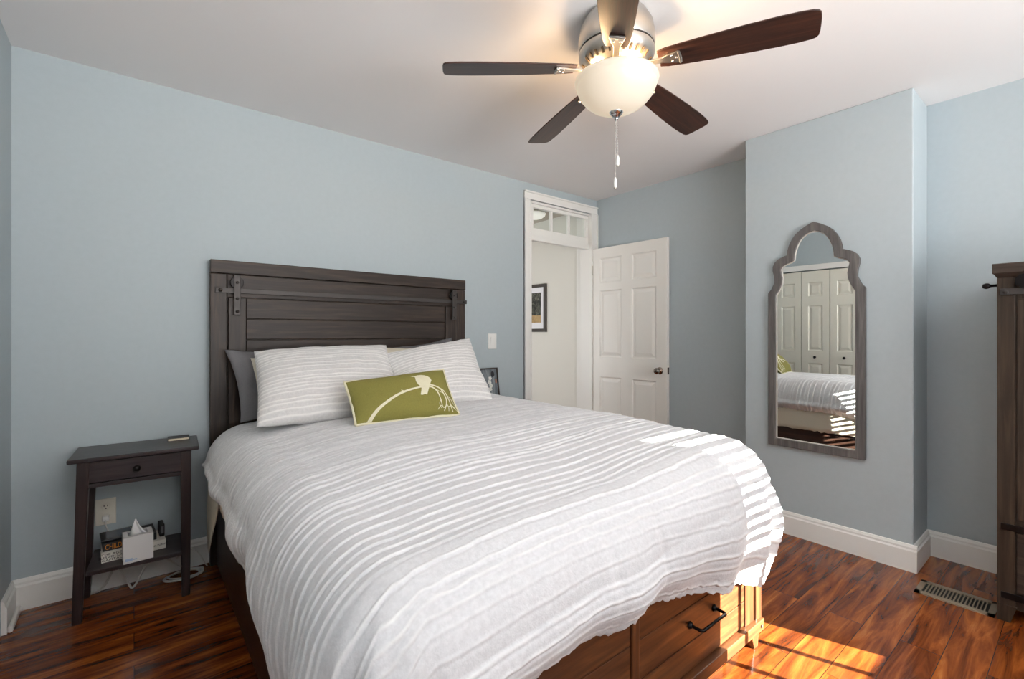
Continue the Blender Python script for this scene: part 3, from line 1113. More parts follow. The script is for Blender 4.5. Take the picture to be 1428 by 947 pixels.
bm = bmesh.new()
bird = [(472, 348), (500, 343), (520, 335), (545, 331), (572, 336), (598, 347), (616, 362), (626, 382), (620, 402), (606, 416), (594, 426),
        (592, 450), (599, 496), (586, 491), (576, 494), (566, 497), (553, 495), (556, 450), (550, 432), (530, 415), (514, 392), (507, 365), (502, 352)]
vs = [bm.verts.new((x, y, 0)) for x, y in bird]
f = bm.faces.new(vs)
bmesh.ops.triangulate(bm, faces=[f])
bmesh.ops.subdivide_edges(bm, edges=list(bm.edges), cuts=3, use_grid_fill=True)
lay_on(bm)
obj('bird_print', bm, CREAMTRIM, gpo)
bm = bmesh.new()
for pts, a, b in [([(228, 655), (262, 600), (305, 556), (360, 515), (430, 475), (495, 450), (560, 434)], 26, 12),
                  ([(452, 466), (432, 466), (414, 458)], 9, 4),
                  ([(560, 432), (610, 432), (650, 446), (684, 478), (704, 520), (716, 556)], 12, 6),
                  ([(600, 418), (650, 424), (696, 440), (722, 470), (744, 505), (748, 545), (736, 588)], 11, 6),
                  ([(690, 436), (724, 452), (750, 482), (770, 520), (786, 560), (800, 588)], 8, 5),
                  ([(745, 478), (778, 500), (800, 530), (826, 560)], 6, 4),
                  ([(650, 446), (690, 462), (720, 470)], 6, 4),
                  ([(716, 556), (700, 566), (688, 584)], 5, 3),
                  ([(716, 556), (728, 570), (742, 560)], 5, 3),
                  ([(748, 545), (764, 562), (770, 586)], 5, 3),
                  ([(764, 562), (790, 552), (815, 566)], 5, 3),
                  ([(704, 520), (696, 548), (712, 574)], 4, 3),
                  ([(780, 545), (800, 560), (836, 580)], 5, 3)]:
    strip2d(bm, pts, a, b)
lay_on(bm)
obj('branch_print', bm, CREAMTRIM, gpo)


# ------------------------------------------------------------------ nightstands
def nightstand(label, loc, rotz, mirror=1):
    """local: x across (front width 0.47), y depth toward the wall, z up; origin at the middle of the front"""
    t = thing('nightstand', label, 'nightstand', loc, rotz, 'black nightstands beside the bed')
    w, d, h = 0.47, 0.30, 0.71
    obj('tabletop', boxes((-w / 2, w / 2, 0, d, h - 0.018, h)), NSW_X, t, bevel=0.004, local=True)
    lw = 0.043
    lx = 0.205
    for sx in (-1, 1):
        for fy, y0 in ((0, 0.018), (1, d - 0.012 - lw)):
            xo = sx * lx
            xi = sx * (lx - lw)
            bm = bmesh.new()
            sh = -0.015 if sx < 0 else -0.006
            a = sorted((xo + sh, xi + sh + sx * 0.010))
            b = sorted((xo, xi))
            yy = -0.012 if not fy else 0.008
            hexa(bm, [(a[0], y0 + yy, 0), (a[1], y0 + yy, 0), (a[1], y0 + yy + lw * 0.72, 0), (a[0], y0 + yy + lw * 0.72, 0)],
                 [(b[0], y0, h - 0.018), (b[1], y0, h - 0.018), (b[1], y0 + lw, h - 0.018), (b[0], y0 + lw, h - 0.018)])
            obj('leg', bm, NSW, t, bevel=0.003, local=True)
    # apron: sides, back and the rail under the drawer
    za, zb = h - 0.132, h - 0.018
    obj('apron', boxes((-lx + 0.006, -lx + 0.024, 0.05, d - 0.045, za, zb), (lx - 0.024, lx - 0.006, 0.05, d - 0.045, za, zb),
                       (-lx + 0.03, lx - 0.03, d - 0.035, d - 0.018, za, zb), (-lx + 0.034, lx - 0.034, 0.024, 0.05, za - 0.004, za + 0.014)), NSW_X, t, bevel=0.002, local=True)
    dr = obj('drawer', boxes((-lx + 0.039, lx - 0.039, 0.020, 0.04, za + 0.018, zb - 0.004)), NSW_X, t, bevel=0.002, local=True)
    bm = bmesh.new()
    lathe(bm, [(0.007, 0.02), (0.006, 0.008), (0.013, 0.002), (0.0145, -0.004), (0.010, -0.010), (0.001, -0.012)], (0, 0, (za + zb) / 2 + 0.006), 20, 'y')
    obj('drawer_knob', bm, BRONZE, dr, smooth=True, local=True)
    obj('shelf', boxes((-lx + 0.030, lx - 0.030, 0.016, d - 0.014, 0.194, 0.212)), NSW_X, t, bevel=0.002, local=True)
    return t


NS = nightstand('black-brown nightstand with drawer and shelf left of the bed', (0.010, 2.725, 0), math.radians(-3.2))
NSM = wmat(NS)
NR = nightstand('black-brown nightstand mostly hidden behind the right side of the bed', (2.285, 2.735, 0), 0)


def on_ns(x, y, z):
    return NSM @ Vector((x, y, z))


# small notebook on the left nightstand
nb = thing('notebook', 'small black notebook with pale page edges at the back corner of the left nightstand', 'notebook', on_ns(0.155, 0.225, 0.71), math.radians(-2))
obj('cover', boxes((-0.045, 0.045, -0.034, 0.034, 0.012, 0.015), (-0.045, 0.045, -0.034, 0.034, 0.0, 0.003), (-0.045, 0.045, 0.031, 0.034, 0.003, 0.012)), plain('black_leatherette', lin(48, 44, 44), 0.5), nb, local=True, bevel=0.0008)
obj('page_block', boxes((-0.043, 0.043, -0.0325, 0.031, 0.003, 0.012)), plain('page_edge', lin(216, 205, 180), 0.8), nb, local=True)

# books under / behind the tissue box, on the shelf
bz = 0.2125
ba = math.radians(3.5)
wb = thing('book', 'thick white book with black title lettering lying at the bottom of the shelf stack', 'book', on_ns(-0.022, 0.175, bz), ba, 'books on the nightstand shelf')
WHITEB = plain('white_book_cover', lin(226, 222, 212), 0.5)
PAGES = plain('book_pages', lin(226, 218, 200), 0.85)
INK = plain('black_ink', lin(30, 28, 27), 0.6)
obj('cover', boxes((-0.118, 0.118, -0.078, 0.078, 0.0, 0.003), (-0.118, 0.118, -0.078, 0.078, 0.040, 0.043), (-0.118, 0.118, -0.078, -0.074, 0.003, 0.040)), WHITEB, wb, local=True, bevel=0.001)
obj('page_block', boxes((-0.114, 0.114, -0.074, 0.074, 0.003, 0.040)), PAGES, wb, local=True)
MW = wmat(wb)
for k, s in enumerate(('THE AGE OF', 'SURVEILLANCE', 'CAPITALISM')):
    text_obj('spine_lettering', s, 0.0135, INK, wb, MW @ frame_matrix((-0.068, -0.0785, 0.034 - 0.0125 * k), (1, 0, 0), (0, 0, 1)), sx=1.35)
text_obj('spine_lettering', 'SHOSHANA ZUBOFF', 0.010, INK, wb, MW @ frame_matrix((0.075, -0.0785, 0.021), (1, 0, 0), (0, 0, 1)))
ob = thing('book', 'black book with bold orange spine letters lying on the white book', 'book', on_ns(-0.026, 0.190, bz + 0.043), ba + math.radians(1), 'books on the nightstand shelf')
BLKB = plain('black_book_cover', lin(28, 26, 28), 0.45)
obj('cover', boxes((-0.112, 0.085, -0.072, 0.075, 0.0, 0.003), (-0.112, 0.085, -0.072, 0.075, 0.031, 0.034), (-0.112, 0.085, -0.072, -0.068, 0.003, 0.031)), BLKB, ob, local=True, bevel=0.001)
obj('page_block', boxes((-0.108, 0.081, -0.068, 0.071, 0.003, 0.031)), PAGES, ob, local=True)
ORG = plain('orange_print', lin(226, 142, 46), 0.6)
text_obj('spine_lettering', 'CHILDREN', 0.033, ORG, ob, wmat(ob) @ frame_matrix((-0.104, -0.0725, 0.017), (1, 0, 0), (0, 0, 1)), 'LEFT', sx=0.62)
er = thing('tablet', 'dark tablet in a grey-screened case lying on top of the orange-lettered book', 'tablet', on_ns(-0.078, 0.195, bz + 0.077), ba + math.radians(2))
obj('case', boxes((-0.066, 0.056, -0.058, 0.070, 0.0, 0.009)), plain('tablet_case', lin(26, 27, 32), 0.4), er, local=True, bevel=0.003)
obj('screen', boxes((-0.046, 0.046, -0.040, 0.055, 0.0085, 0.0095)), plain('grey_screen', lin(74, 80, 92), 0.25), er, local=True)
bk2 = thing('camera_case', 'small black case standing at the right end behind the tissue box', 'case', on_ns(0.060, 0.195, bz + 0.043), ba)
obj('body', boxes((0.014, 0.034, -0.045, 0.03, 0.0, 0.060)), BLKB, bk2, local=True, bevel=0.004)
obj('clasp', boxes((0.018, 0.030, -0.048, -0.044, 0.016, 0.05)), plain('grey_clasp', lin(110, 112, 118), 0.3), bk2, local=True, bevel=0.001)

# tissue box
tb = thing('tissue_box', 'white cube tissue box with a tissue pulled up, on the nightstand shelf', 'tissue box', on_ns(0.000, 0.060, bz), math.radians(4))
s = 0.054
BOXW = plain('tissue_carton', lin(233, 232, 232), 0.55)
bm = boxes((-s, s, -0.045, -0.043, 0, 0.118), (-s, s, 0.043, 0.045, 0, 0.118), (-s, -s + 0.002, -0.043, 0.043, 0, 0.118), (s - 0.002, s, -0.043, 0.043, 0, 0.118),
           (-s, s, -0.045, 0.045, 0, 0.002),
           (-s, s, -0.045, -0.026, 0.116, 0.118), (-s, s, 0.026, 0.045, 0.116, 0.118), (-s, -0.036, -0.026, 0.026, 0.116, 0.118), (0.036, s, -0.026, 0.026, 0.116, 0.118))
obj('carton', bm, BOXW, tb, local=True)
obj('printed_corner', boxes((-0.048, -0.022, -0.0456, -0.045, 0.010, 0.022), (-0.020, -0.006, -0.0456, -0.045, 0.012, 0.017)), plain('pale_blue_print', lin(176, 196, 226), 0.6), tb, local=True)
bm = bmesh.new()
rows_ = []
for j in range(9):
    v = j / 8
    row = []
    for i in range(13):
        u = i / 12 - 0.5
        wdt = 0.072 * (1 - 0.72 * v)
        x = u * wdt - 0.006 * v + 0.018 * (1 - v) * 0.3
        y = 0.013 * math.sin(u * 9 + v * 3) * (1 - 0.5 * v) + 0.006 * v
        z = 0.100 + 0.070 * v + 0.010 * math.cos(u * 5) * v - 0.03 * max(0, u) * v
        row.append(bm.verts.new((x, y, z)))
    rows_.append(row)
for a, b in zip(rows_, rows_[1:]):
    for i in range(12):
        bm.faces.new((a[i], a[i + 1], b[i + 1], b[i]))
t_ = obj('tissue', bm, plain('tissue_paper', lin(240, 240, 240), 0.9), tb, local=True, smooth=True)
so = t_.modifiers.new('thickness', 'SOLIDIFY')
so.thickness = 0.0015

# outlet with a plug, and cords
ol = thing('wall_outlet', 'ivory double wall outlet behind the left nightstand', 'outlet', (-0.108, YW, 0.375))
obj('cover_plate', boxes((-0.147, -0.069, YW - 0.006, YW, 0.312, 0.440)), OUTP, ol, bevel=0.003)
for z in (0.402, 0.350):
    bm = bmesh.new()
    lathe(bm, [(0.017, -0.003), (0.017, -0.0085), (0.015, -0.0095), (0.001, -0.0095)], (-0.108, YW, z), 24, 'y')
    so_ = obj('socket', bm, OUTP, ol)
    obj('slots', boxes((-0.116, -0.113, YW - 0.0105, YW - 0.009, z, z + 0.010), (-0.103, -0.100, YW - 0.0105, YW - 0.009, z, z + 0.008), (-0.111, -0.105, YW - 0.0105, YW - 0.009, z - 0.011, z - 0.006)), DARKSLOT, so_)
WCORD = plain('white_cord', lin(216, 214, 208), 0.45)
pc = thing('charger_cord', 'white charger plugged into the outlet with its cord dropping behind the books', 'cord', (-0.108, YW - 0.02, 0.35))
obj('plug', boxes((-0.121, -0.095, YW - 0.042, YW - 0.010, 0.337, 0.362)), PLASTIC, pc, bevel=0.005)
bm = bmesh.new()
tube(bm, smooth_path([(-0.108, YW - 0.040, 0.345), (-0.106, YW - 0.05, 0.32), (-0.098, YW - 0.04, 0.29), (-0.088, YW - 0.035, 0.255), (-0.085, YW - 0.03, 0.22), (-0.10, YW - 0.03, 0.18), (-0.11, YW - 0.03, 0.10)]), 0.0028, 8)
obj('cable', bm, WCORD, pc, smooth=True)
bm = bmesh.new()
tube(bm, smooth_path([(-0.17, YW - 0.045, 0.006), (-0.12, YW - 0.045, 0.02), (-0.085, YW - 0.06, 0.09), (-0.07, YW - 0.07, 0.135), (-0.05, YW - 0.075, 0.10), (-0.015, YW - 0.085, 0.012), (-0.002, YW - 0.088, 0.006), (0.015, YW - 0.085, 0.03), (0.05, YW - 0.08, 0.10), (0.085, YW - 0.08, 0.165), (0.10, YW - 0.08, 0.19)]), 0.005, 8)
tag(obj('power_cord', bm, WCORD, smooth=True), 'white cord bent into a V hanging below the nightstand shelf', 'cord')
bm = bmesh.new()
path = []
for k in range(60):
    a = k / 60 * 2 * PI * 3.1
    rr = 0.072 + 0.010 * math.sin(a * 0.7)
    path.append((0.20 + rr * math.cos(a) * 1.05, YW - 0.115 + rr * math.sin(a) * 0.72, 0.0055 + 0.004 * (k / 60 * 3.1) + 0.002 * math.sin(a * 2)))
path += [(0.24, YW - 0.10, 0.022), (0.20, YW - 0.09, 0.04), (0.14, YW - 0.07, 0.09), (0.10, YW - 0.06, 0.14)]
tube(bm, smooth_path(path, 3), 0.0042, 8)
tag(obj('coiled_cord', bm, WCORD, smooth=True), 'loose coil of white cord on the floor by the nightstand right leg', 'cord')
bm = bmesh.new()
tube(bm, smooth_path([(0.175, YW - 0.024, 0.07), (0.20, YW - 0.024, 0.095), (0.235, YW - 0.024, 0.10), (0.27, YW - 0.024, 0.07), (0.295, YW - 0.026, 0.02), (0.30, YW - 0.03, 0.006), (0.306, YW - 0.06, 0.005)]), 0.003, 8)
tag(obj('lamp_cord', bm, WCORD, smooth=True), 'thin white cord arched against the baseboard beside the bed', 'cord')

# art panel leaning on the right nightstand
ap = thing('framed_art', 'small dark framed panel with white flowers leaning on the right nightstand', 'picture', (2.17, 2.99, 0.71))
tilt = Matrix.Translation(Vector((2.165, 2.975, 0.711))) @ Matrix.Rotation(math.radians(-8), 4, 'X')


def tilted(bs):
    bm = boxes(*bs)
    bmesh.ops.transform(bm, matrix=tilt, verts=bm.verts)
    return bm


aw, ah = 0.108, 0.272
obj('frame', tilted([(-aw, aw, 0, 0.02, 0, 0.010), (-aw, aw, 0, 0.02, ah - 0.010, ah), (-aw, -aw + 0.010, 0, 0.02, 0.010, ah - 0.010), (aw - 0.010, aw, 0, 0.02, 0.010, ah - 0.010)]), plain('dark_frame', lin(58, 50, 46), 0.5), ap)
obj('panel', tilted([(-aw + 0.01, aw - 0.01, 0.008, 0.018, 0.01, ah - 0.01)]), wood('blue_grey_boards', [(0.3, lin(82, 88, 94)), (0.5, lin(112, 120, 126)), (0.7, lin(150, 156, 158))], 2, 0.7, 10, 10), ap)
bm = bmesh.new()
for fx, fz, r in ((0.030, 0.190, 0.015), (0.022, 0.160, 0.017), (0.034, 0.132, 0.016), (0.026, 0.105, 0.015)):
    for k in range(5):
        a = k * 2 * PI / 5 + fx * 40
        lathe(bm, [(r * 0.5, 0.008), (r * 0.42, 0.004), (0.0005, 0.003)], (fx + r * 0.6 * math.cos(a), 0.0, fz + r * 0.6 * math.sin(a)), 10, 'y')
bmesh.ops.transform(bm, matrix=tilt, verts=bm.verts)
obj('flower_print', bm, plain('white_petals', lin(224, 224, 218), 0.8), ap)
bm = bmesh.new()
lathe(bm, [(0.017, 0.008), (0.015, 0.004), (0.0005, 0.003)], (0.058, 0.0, 0.222), 16, 'y')
for v in bm.verts:
    v.co.z = 0.222 + (v.co.z - 0.222) * 1.4
bmesh.ops.transform(bm, matrix=tilt, verts=bm.verts)
obj('dark_knot', bm, plain('dark_knot', lin(44, 44, 50), 0.7), ap)
obj('orange_mark', tilted([(0.080, 0.090, 0.004, 0.009, 0.150, 0.180)]), plain('rust_mark', lin(190, 120, 80), 0.7), ap)

# ------------------------------------------------------------------ switch
sw = thing('light_switch', 'white rocker light switch on the wall left of the open door', 'light switch', (2.25, YW, 1.19))
obj('cover_plate', boxes((2.208, 2.292, YW - 0.006, YW, 1.128, 1.252)), PLASTIC, sw, bevel=0.003)
bm = bmesh.new()
hexa(bm, [(2.234, YW - 0.007, 1.157), (2.266, YW - 0.007, 1.157), (2.266, YW - 0.004, 1.157), (2.234, YW - 0.004, 1.157)],
     [(2.234, YW - 0.012, 1.223), (2.266, YW - 0.012, 1.223), (2.266, YW - 0.004, 1.223), (2.234, YW - 0.004, 1.223)])
obj('rocker', bm, PLASTIC, sw, bevel=0.001)

# ------------------------------------------------------------------ wall mirror
MX = XC
MC = 1.0635
half = [(0.2565, 0.546), (0.2565, 1.508), (0.236, 1.535), (0.219, 1.575), (0.221, 1.615), (0.229, 1.648), (0.229, 1.675), (0.218, 1.700), (0.196, 1.720), (0.170, 1.731),
        (0.147, 1.739), (0.142, 1.770), (0.135, 1.797), (0.119, 1.831), (0.100, 1.858), (0.073, 1.883), (0.040, 1.903), (0.0, 1.922)]
half_in = [(0.2115, 0.592), (0.2115, 1.494), (0.191, 1.527), (0.176, 1.565), (0.173, 1.600), (0.179, 1.632), (0.183, 1.655), (0.175, 1.671), (0.150, 1.684), (0.126, 1.692),
           (0.107, 1.703), (0.104, 1.735), (0.098, 1.765), (0.087, 1.794), (0.074, 1.820), (0.055, 1.843), (0.030, 1.859), (0.0, 1.869)]
outl = [(MC + a, z) for a, z in half] + [(MC - a, z) for a, z in reversed(half[:-1])]


def inset(poly, d):
    n = len(poly)
    ar = sum(poly[i][0] * poly[(i + 1) % n][1] - poly[(i + 1) % n][0] * poly[i][1] for i in range(n))
    s = 1 if ar > 0 else -1
    out = []
    for i in range(n):
        p0, p1, p2 = Vector(poly[i - 1]), Vector(poly[i]), Vector(poly[(i + 1) % n])
        e1, e2 = (p1 - p0).normalized(), (p2 - p1).normalized()
        n1, n2 = Vector((-e1.y, e1.x)) * s, Vector((-e2.y, e2.x)) * s
        m = (n1 + n2).normalized()
        out.append(tuple(p1 + m * d / max(0.45, m.dot(n1))))
    return out


inl = [(MC + a, z) for a, z in half_in] + [(MC - a, z) for a, z in reversed(half_in[:-1])]
# tidy the concave notch where the inset would fold over itself
mr = thing('wall_mirror', 'tall grey wooden mirror with a pointed scalloped top on the chimney wall', 'mirror', (MX, MC, 0.546))
bm = bmesh.new()
n = len(outl)
V = {}
for key, poly, x in (('of', outl, MX - 0.030), ('ob', outl, MX - 0.001), ('if', inl, MX - 0.030), ('ib', inl, MX - 0.001)):
    V[key] = [bm.verts.new((x, a, z)) for a, z in poly]
for i in range(n):
    j = (i + 1) % n
    for a, b in (('of', 'if'), ('ob', 'of'), ('if', 'ib'), ('ib', 'ob')):
        bm.faces.new((V[a][i], V[a][j], V[b][j], V[b][i]))
obj('mirror_frame', bm, GREYW, mr, bevel=0.003)
gl = inset(inl, -0.006)
bm = bmesh.new()
prism(bm, gl, lambda a, z, d: (d, a, z), MX - 0.012, MX - 0.004)
obj('mirror_glass', bm, MIRROR, mr)
bev = inset(inl, 0.005)
bm = bmesh.new()
A = [bm.verts.new((MX - 0.016, a, z)) for a, z in inl]
B = [bm.verts.new((MX - 0.0125, a, z)) for a, z in bev]
for i in range(n):
    j = (i + 1) % n
    bm.faces.new((A[i], A[j], B[j], B[i]))
obj('inner_lip', bm, plain('pale_lip', lin(196, 192, 186), 0.4), mr)

# ------------------------------------------------------------------ ceiling fan
FX, FY, FZ, FR = 1.537, 1.232, 2.335, 0.705
fan = thing('ceiling_fan', 'brushed nickel ceiling fan with five dark walnut blades and a lit bowl', 'ceiling fan', (FX, FY, H))
bm = bmesh.new()
lathe(bm, [(0.09, H), (0.125, H - 0.012), (0.146, H - 0.05), (0.153, H - 0.09), (0.153, H - 0.135), (0.150, H - 0.140)], (FX, FY, 0), 48)
hs = obj('motor_housing', bm, CHROME, fan, autosmooth=35)
bm = bmesh.new()
lathe(bm, [(0.146, H - 0.138), (0.146, H - 0.150)], (FX, FY, 0), 48)
obj('groove_ring', bm, IRON, fan, autosmooth=35)
bm = bmesh.new()
lathe(bm, [(0.151, H - 0.148), (0.152, H - 0.165), (0.140, H - 0.185), (0.118, H - 0.208), (0.095, H - 0.215), (0.085, H - 0.245), (0.085, H - 0.262), (0.130, H - 0.266)], (FX, FY, 0), 48)
lh = obj('lower_housing', bm, CHROME, fan, autosmooth=35)
SLOT = plain('vent_shadow', lin(70, 56, 40), 0.6)
for k in range(30):
    if k % 6 == 0:
        continue
    a = 2 * PI * k / 30 + 2.578
    bm = bmesh.new()
    box(bm, 0.119, 0.143, -0.004, 0.004, -0.002, 0.002)
    M = Matrix.Translation(Vector((FX, FY, 0))) @ Matrix.Rotation(a, 4, 'Z') @ Matrix.Translation(Vector((0.131, 0, H - 0.1975))) @ Matrix.Rotation(math.radians(-46), 4, 'Y') @ Matrix.Translation(Vector((-0.131, 0, 0)))
    bm.transform(M)
    obj('vent_slot', bm, SLOT, lh)
PITCH = math.radians(-11)
angs = [2.578 - i * 2 * PI / 5 for i in range(5)]
half_w = [(0.17, 0.042), (0.20, 0.050), (0.26, 0.056), (0.36, 0.063), (0.48, 0.069), (0.58, 0.0715), (0.64, 0.0705), (0.680, 0.067), (0.694, 0.062), (0.701, 0.052), (0.704, 0.03), (0.7045, 0.0)]
for a in angs:
    M = Matrix.Translation(Vector((FX, FY, FZ))) @ Matrix.Rotation(a, 4, 'Z') @ Matrix.Rotation(math.radians(3.6), 4, 'Y') @ Matrix.Rotation(PITCH, 4, 'X')
    # blade: outline extruded 6 mm, own object with its own frame so the grain follows it
    poly = [(r, w * 0.94) for r, w in half_w] + [(r, -w * 1.04) for r, w in reversed(half_w[:-1])]
    bm = bmesh.new()
    prism(bm, poly, lambda x, y, d: (x, y, d), -0.003, 0.003)
    bmesh.ops.recalc_face_normals(bm, faces=bm.faces)
    me = bpy.data.meshes.new('blade')
    bm.to_mesh(me)
    bm.free()
    me.materials.append(BLADE)
    bo = bpy.data.objects.new('blade', me)
    COL.objects.link(bo)
    bo.parent = fan
    ML = wmat(fan).inverted() @ M
    bo.location = ML.to_translation()
    bo.rotation_euler = ML.to_euler()
    bv = bo.modifiers.new('bevel', 'BEVEL')
    bv.width = 0.0015
    # blade iron: arm from the hub widening to a plate under the blade root
    bm = bmesh.new()
    armp = [(0.085, 0.014), (0.15, 0.012), (0.185, 0.013), (0.205, 0.020), (0.245, 0.030), (0.252, 0.026), (0.254, 0.0)]
    poly = armp + [(r, -w) for r, w in reversed(armp[:-1])]
    prism(bm, poly, lambda x, y, d: (x, y, d), -0.0095, -0.0035)
    # curled lip at the outer end of the plate
    tube(bm, [(0.249, -0.028, -0.009), (0.252, 0, -0.010), (0.249, 0.028, -0.009)], 0.006, 8)
    for sx, sy in ((0.222, 0.014), (0.222, -0.014), (0.238, 0.0)):
        lathe(bm, [(0.005, -0.0095), (0.004, -0.0125), (0.0005, -0.013)], (sx, sy, 0), 10)
    bm.transform(M)
    obj('blade_iron', bm, CHROME, fan, bevel=0.001)
bm = bmesh.new()
zr = 2.289
lathe(bm, [(0.150, zr + 0.004), (0.166, zr), (0.169, zr - 0.008), (0.166, zr - 0.018), (0.160, zr - 0.022), (0.161, zr - 0.030), (0.156, zr - 0.044), (0.146, zr - 0.064), (0.128, zr - 0.086), (0.104, zr - 0.106), (0.076, zr - 0.121), (0.045, zr - 0.131), (0.02, zr - 0.134)], (FX, FY, 0), 56)
# open the bowl at the top so its lamp shines up on the blades
top = [f for f in bm.faces if len(f.verts) > 10 and f.calc_center_median().z > zr]
bmesh.ops.delete(bm, geom=top, context='FACES')
bowl = obj('glass_bowl', bm, BOWL, fan, smooth=True)
bm = bmesh.new()
lathe(bm, [(0.030, zr - 0.128), (0.028, zr - 0.136), (0.018, zr - 0.148), (0.009, zr - 0.156), (0.008, zr - 0.162), (0.004, zr - 0.168), (0.0005, zr - 0.169)], (FX, FY, 0), 28)
obj('finial', bm, SILVER, fan, smooth=True)
for dx, z1, z2 in ((0.004, 1.975, 1.935), (-0.003, 1.885, 1.845)):
    bm = bmesh.new()
    zz = zr - 0.166
    tube(bm, [(FX + dx * 0.3, FY - dx * 0.3, zz), (FX + dx, FY - dx, z1)], 0.0012, 6)
    z = zz
    while z > z1:
        lathe(bm, [(0.0006, 0.0018), (0.0019, 0), (0.0006, -0.0018)], (FX + dx, FY - dx, z), 6)
        z -= 0.011
    ch = obj('pull_chain', bm, CHROME, fan)
    bm = bmesh.new()
    lathe(bm, [(0.002, z1 + 0.006), (0.0045, z1), (0.0065, z1 - 0.006), (0.0065, z2 + 0.006), (0.005, z2 + 0.003)], (FX + dx, FY - dx, 0), 14)
    obj('chain_pull', bm, PLASTIC, ch, smooth=True)
    bm = bmesh.new()
    lathe(bm, [(0.0055, z2 + 0.003), (0.006, z2), (0.003, z2 - 0.003)], (FX + dx, FY - dx, 0), 12)
    obj('pull_cap', bm, CHROME, ch, smooth=True)
for k in range(3):
    a = 2 * PI * k / 3 + 0.4
    ld = bpy.data.lights.new('fan_bulb', 'POINT')
    ld.energy = 8.0
    ld.color = (1.0, 0.66, 0.35)
    ld.shadow_soft_size = 0.025
    lo = bpy.data.objects.new('fan_bulb', ld)
    COL.objects.link(lo)
    lo.parent = fan
    lo.location = (0.110 * math.cos(a), 0.110 * math.sin(a), 2.304 - H)

# ------------------------------------------------------------------ tall chest at the right edge
CX, CY1, CY0 = 2.945, 0.275, -0.56
ch = thing('tall_chest', 'dark rustic wooden chest with iron rail and straps at the right edge', 'chest', (3.22, -0.14, 0))
obj('body', boxes((CX + 0.012, XR - 0.03, CY0 + 0.01, CY1 - 0.01, 0.06, 1.505)), CHEST_Z, ch, bevel=0.003)
obj('top', boxes((CX - 0.016, XR - 0.022, CY0 - 0.012, CY1 + 0.014, 1.512, 1.556)), CHEST_Y, ch, bevel=0.003)
bm = bmesh.new()
hexa(bm, [(CX + 0.004, CY0, 1.494), (XR - 0.03, CY0, 1.494), (XR - 0.03, CY1, 1.494), (CX + 0.004, CY1, 1.494)], [(CX - 0.012, CY0 - 0.008, 1.512), (XR - 0.024, CY0 - 0.008, 1.512), (XR - 0.024, CY1 + 0.010, 1.512), (CX - 0.012, CY1 + 0.010, 1.512)])
obj('cornice', bm, CHEST_Y, ch)
for y0, y1 in ((CY1 - 0.055, CY1), (CY0, CY0 + 0.055)):
    obj('stile', boxes((CX, CX + 0.03, y0, y1, 0.075, 1.494)), CHEST_Z, ch, bevel=0.003)
    for x0 in (CX, XR - 0.10):
        yo, s = (y1, -1) if y1 == CY1 else (y0, 1)
        bm = bmesh.new()
        a = sorted((yo, yo + s * 0.04))
        b = sorted((yo, yo + s * 0.06))
        hexa(bm, [(x0 + 0.006, a[0], 0), (x0 + 0.05, a[0], 0), (x0 + 0.05, a[1], 0), (x0 + 0.006, a[1], 0)], [(x0, b[0], 0.075), (x0 + 0.06, b[0], 0.075), (x0 + 0.06, b[1], 0.075), (x0, b[1], 0.075)])
        obj('foot', bm, CHEST_Z, ch, bevel=0.002)
obj('door', boxes((CX + 0.008, CX + 0.02, CY0 + 0.06, CY1 - 0.059, 0.45, 1.40)), CHEST_Z, ch, bevel=0.003)
obj('drawer', boxes((CX + 0.006, CX + 0.02, CY0 + 0.06, CY1 - 0.059, 0.135, 0.395)), CHEST_Y, ch, bevel=0.003)
rl = obj('iron_rail', boxes((CX - 0.012, CX - 0.006, CY0 + 0.02, CY1 - 0.010, 1.418, 1.446)), IRON, ch, bevel=0.002)
bm = bmesh.new()
lathe(bm, [(0.009, -0.004), (0.009, -0.016), (0.004, -0.02)], (CX, CY1 - 0.028, 1.432), 12, 'x')
obj('bolt', bm, IRON, rl)
bm = bmesh.new()
lathe(bm, [(0.006, -0.02), (0.006, 0.022), (0.008, 0.022), (0.012, 0.028), (0.013, 0.036), (0.009, 0.046), (0.001, 0.048)], (CX + 0.02, CY1, 1.463), 16, 'y')
obj('finial', bm, BRONZE, ch, smooth=True)
bm = bmesh.new()
lathe(bm, [(0.01, -0.008), (0.030, -0.008), (0.030, -0.020), (0.01, -0.020)], (CX, CY1 - 0.085, 1.475), 20, 'x')
obj('roller_wheel', bm, BRONZE, ch)
for z in (0.415, 0.118):
    obj('iron_strap', boxes((CX - 0.006, CX, CY0 + 0.02, CY1 - 0.012, z - 0.014, z + 0.014)), BRONZE, ch, bevel=0.002)

# ------------------------------------------------------------------ floor register
vt = thing('floor_vent', 'tan metal floor vent with a row of slots beside the tall chest', 'floor vent', (3.02, 0.415, 0))
VENT = plain('tan_metal', lin(150, 136, 116), 0.45, 0.3)
vx0, vx1, vy0, vy1 = 2.945, 3.112, 0.283, 0.556
bm = boxes((vx0, vx1, vy0, vy0 + 0.022, 0.0005, 0.007), (vx0, vx1, vy1 - 0.022, vy1, 0.0005, 0.007), (vx0, vx0 + 0.028, vy0, vy1, 0.0005, 0.007), (vx1 - 0.028, vx1, vy0, vy1, 0.0005, 0.007))
ns_ = 18
for k in range(1, ns_):
    y = vy0 + 0.022 + (vy1 - vy0 - 0.044) * k / ns_
    box(bm, vx0 + 0.028, vx1 - 0.028, y - 0.0022, y + 0.0022, 0.001, 0.0065)
obj('grille', bm, VENT, vt)
obj('duct_shadow', boxes((vx0 + 0.02, vx1 - 0.02, vy0 + 0.015, vy1 - 0.015, 0.0003, 0.0015)), DARKSLOT, vt)

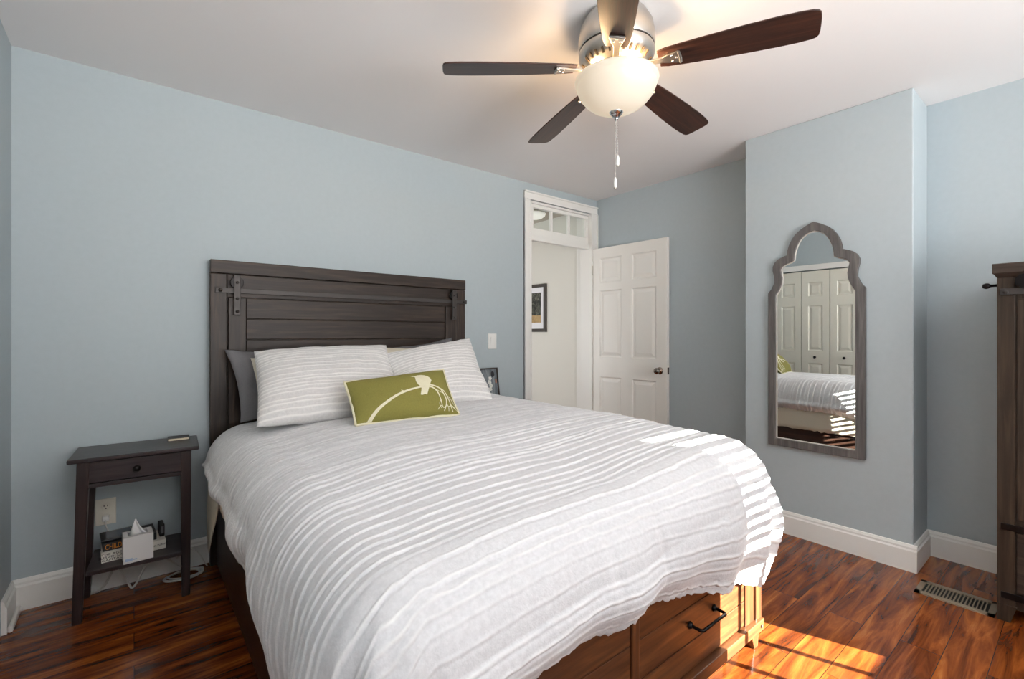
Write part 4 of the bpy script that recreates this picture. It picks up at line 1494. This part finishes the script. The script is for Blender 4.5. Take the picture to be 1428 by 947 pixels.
# ------------------------------------------------------------------ hall picture and lamp
hp = thing('framed_picture', 'dark framed landscape print with white mat on the hall wall', 'picture', (HX, 3.93, 1.53))
py0, py1, pz0, pz1 = 3.695, 4.16, 1.272, 1.79
f_ = 0.034
obj('frame', boxes((HX - 0.025, HX - 0.001, py0, py0 + f_, pz0, pz1), (HX - 0.025, HX - 0.001, py1 - f_, py1, pz0, pz1), (HX - 0.025, HX - 0.001, py0 + f_, py1 - f_, pz0, pz0 + f_), (HX - 0.025, HX - 0.001, py0 + f_, py1 - f_, pz1 - f_, pz1)), plain('charcoal_frame', lin(66, 60, 56), 0.5), hp, bevel=0.002)
obj('mat_board', boxes((HX - 0.012, HX - 0.002, py0 + f_, py1 - f_, pz0 + f_, pz1 - f_)), plain('mat_white', lin(236, 236, 240), 0.8), hp)
m, nt, p = new_mat('landscape_print')
tc = nt.nodes.new('ShaderNodeTexCoord')
nz = nt.nodes.new('ShaderNodeTexNoise')
nz.inputs['Scale'].default_value = 38
nz.inputs['Detail'].default_value = 6
cr = nt.nodes.new('ShaderNodeValToRGB')
cr.color_ramp.elements[0].position = 0.42
cr.color_ramp.elements[0].color = lin(26, 28, 24)
cr.color_ramp.elements[1].position = 0.72
cr.color_ramp.elements[1].color = lin(120, 122, 108)
nt.links.new(tc.outputs['Object'], nz.inputs['Vector'])
nt.links.new(nz.outputs['Fac'], cr.inputs['Fac'])
nt.links.new(cr.outputs['Color'], p.inputs['Base Color'])
obj('print_trees', boxes((HX - 0.0135, HX - 0.011, py0 + 0.085, py1 - 0.085, 1.452, 1.700)), m, hp)
obj('print_field', boxes((HX - 0.0135, HX - 0.011, py0 + 0.085, py1 - 0.085, 1.372, 1.452)), plain('field_ochre', lin(176, 150, 108), 0.8, bscale=40, var=0.2), hp)
hl = thing('hall_ceiling_light', 'round white flush ceiling light in the hall, seen through the transom', 'ceiling light', (3.10, 3.52, 2.47))
bm = bmesh.new()
lathe(bm, [(0.13, 2.47), (0.135, 2.455), (0.128, 2.445)], (3.10, 3.52, 0), 32)
obj('base_ring', bm, CHROME, hl, smooth=True)
bm = bmesh.new()
lathe(bm, [(0.125, 2.446), (0.118, 2.425), (0.09, 2.405), (0.05, 2.395), (0.005, 2.392)], (3.10, 3.52, 0), 32)
obj('glass_bowl', bm, HALLLAMP, hl, smooth=True)
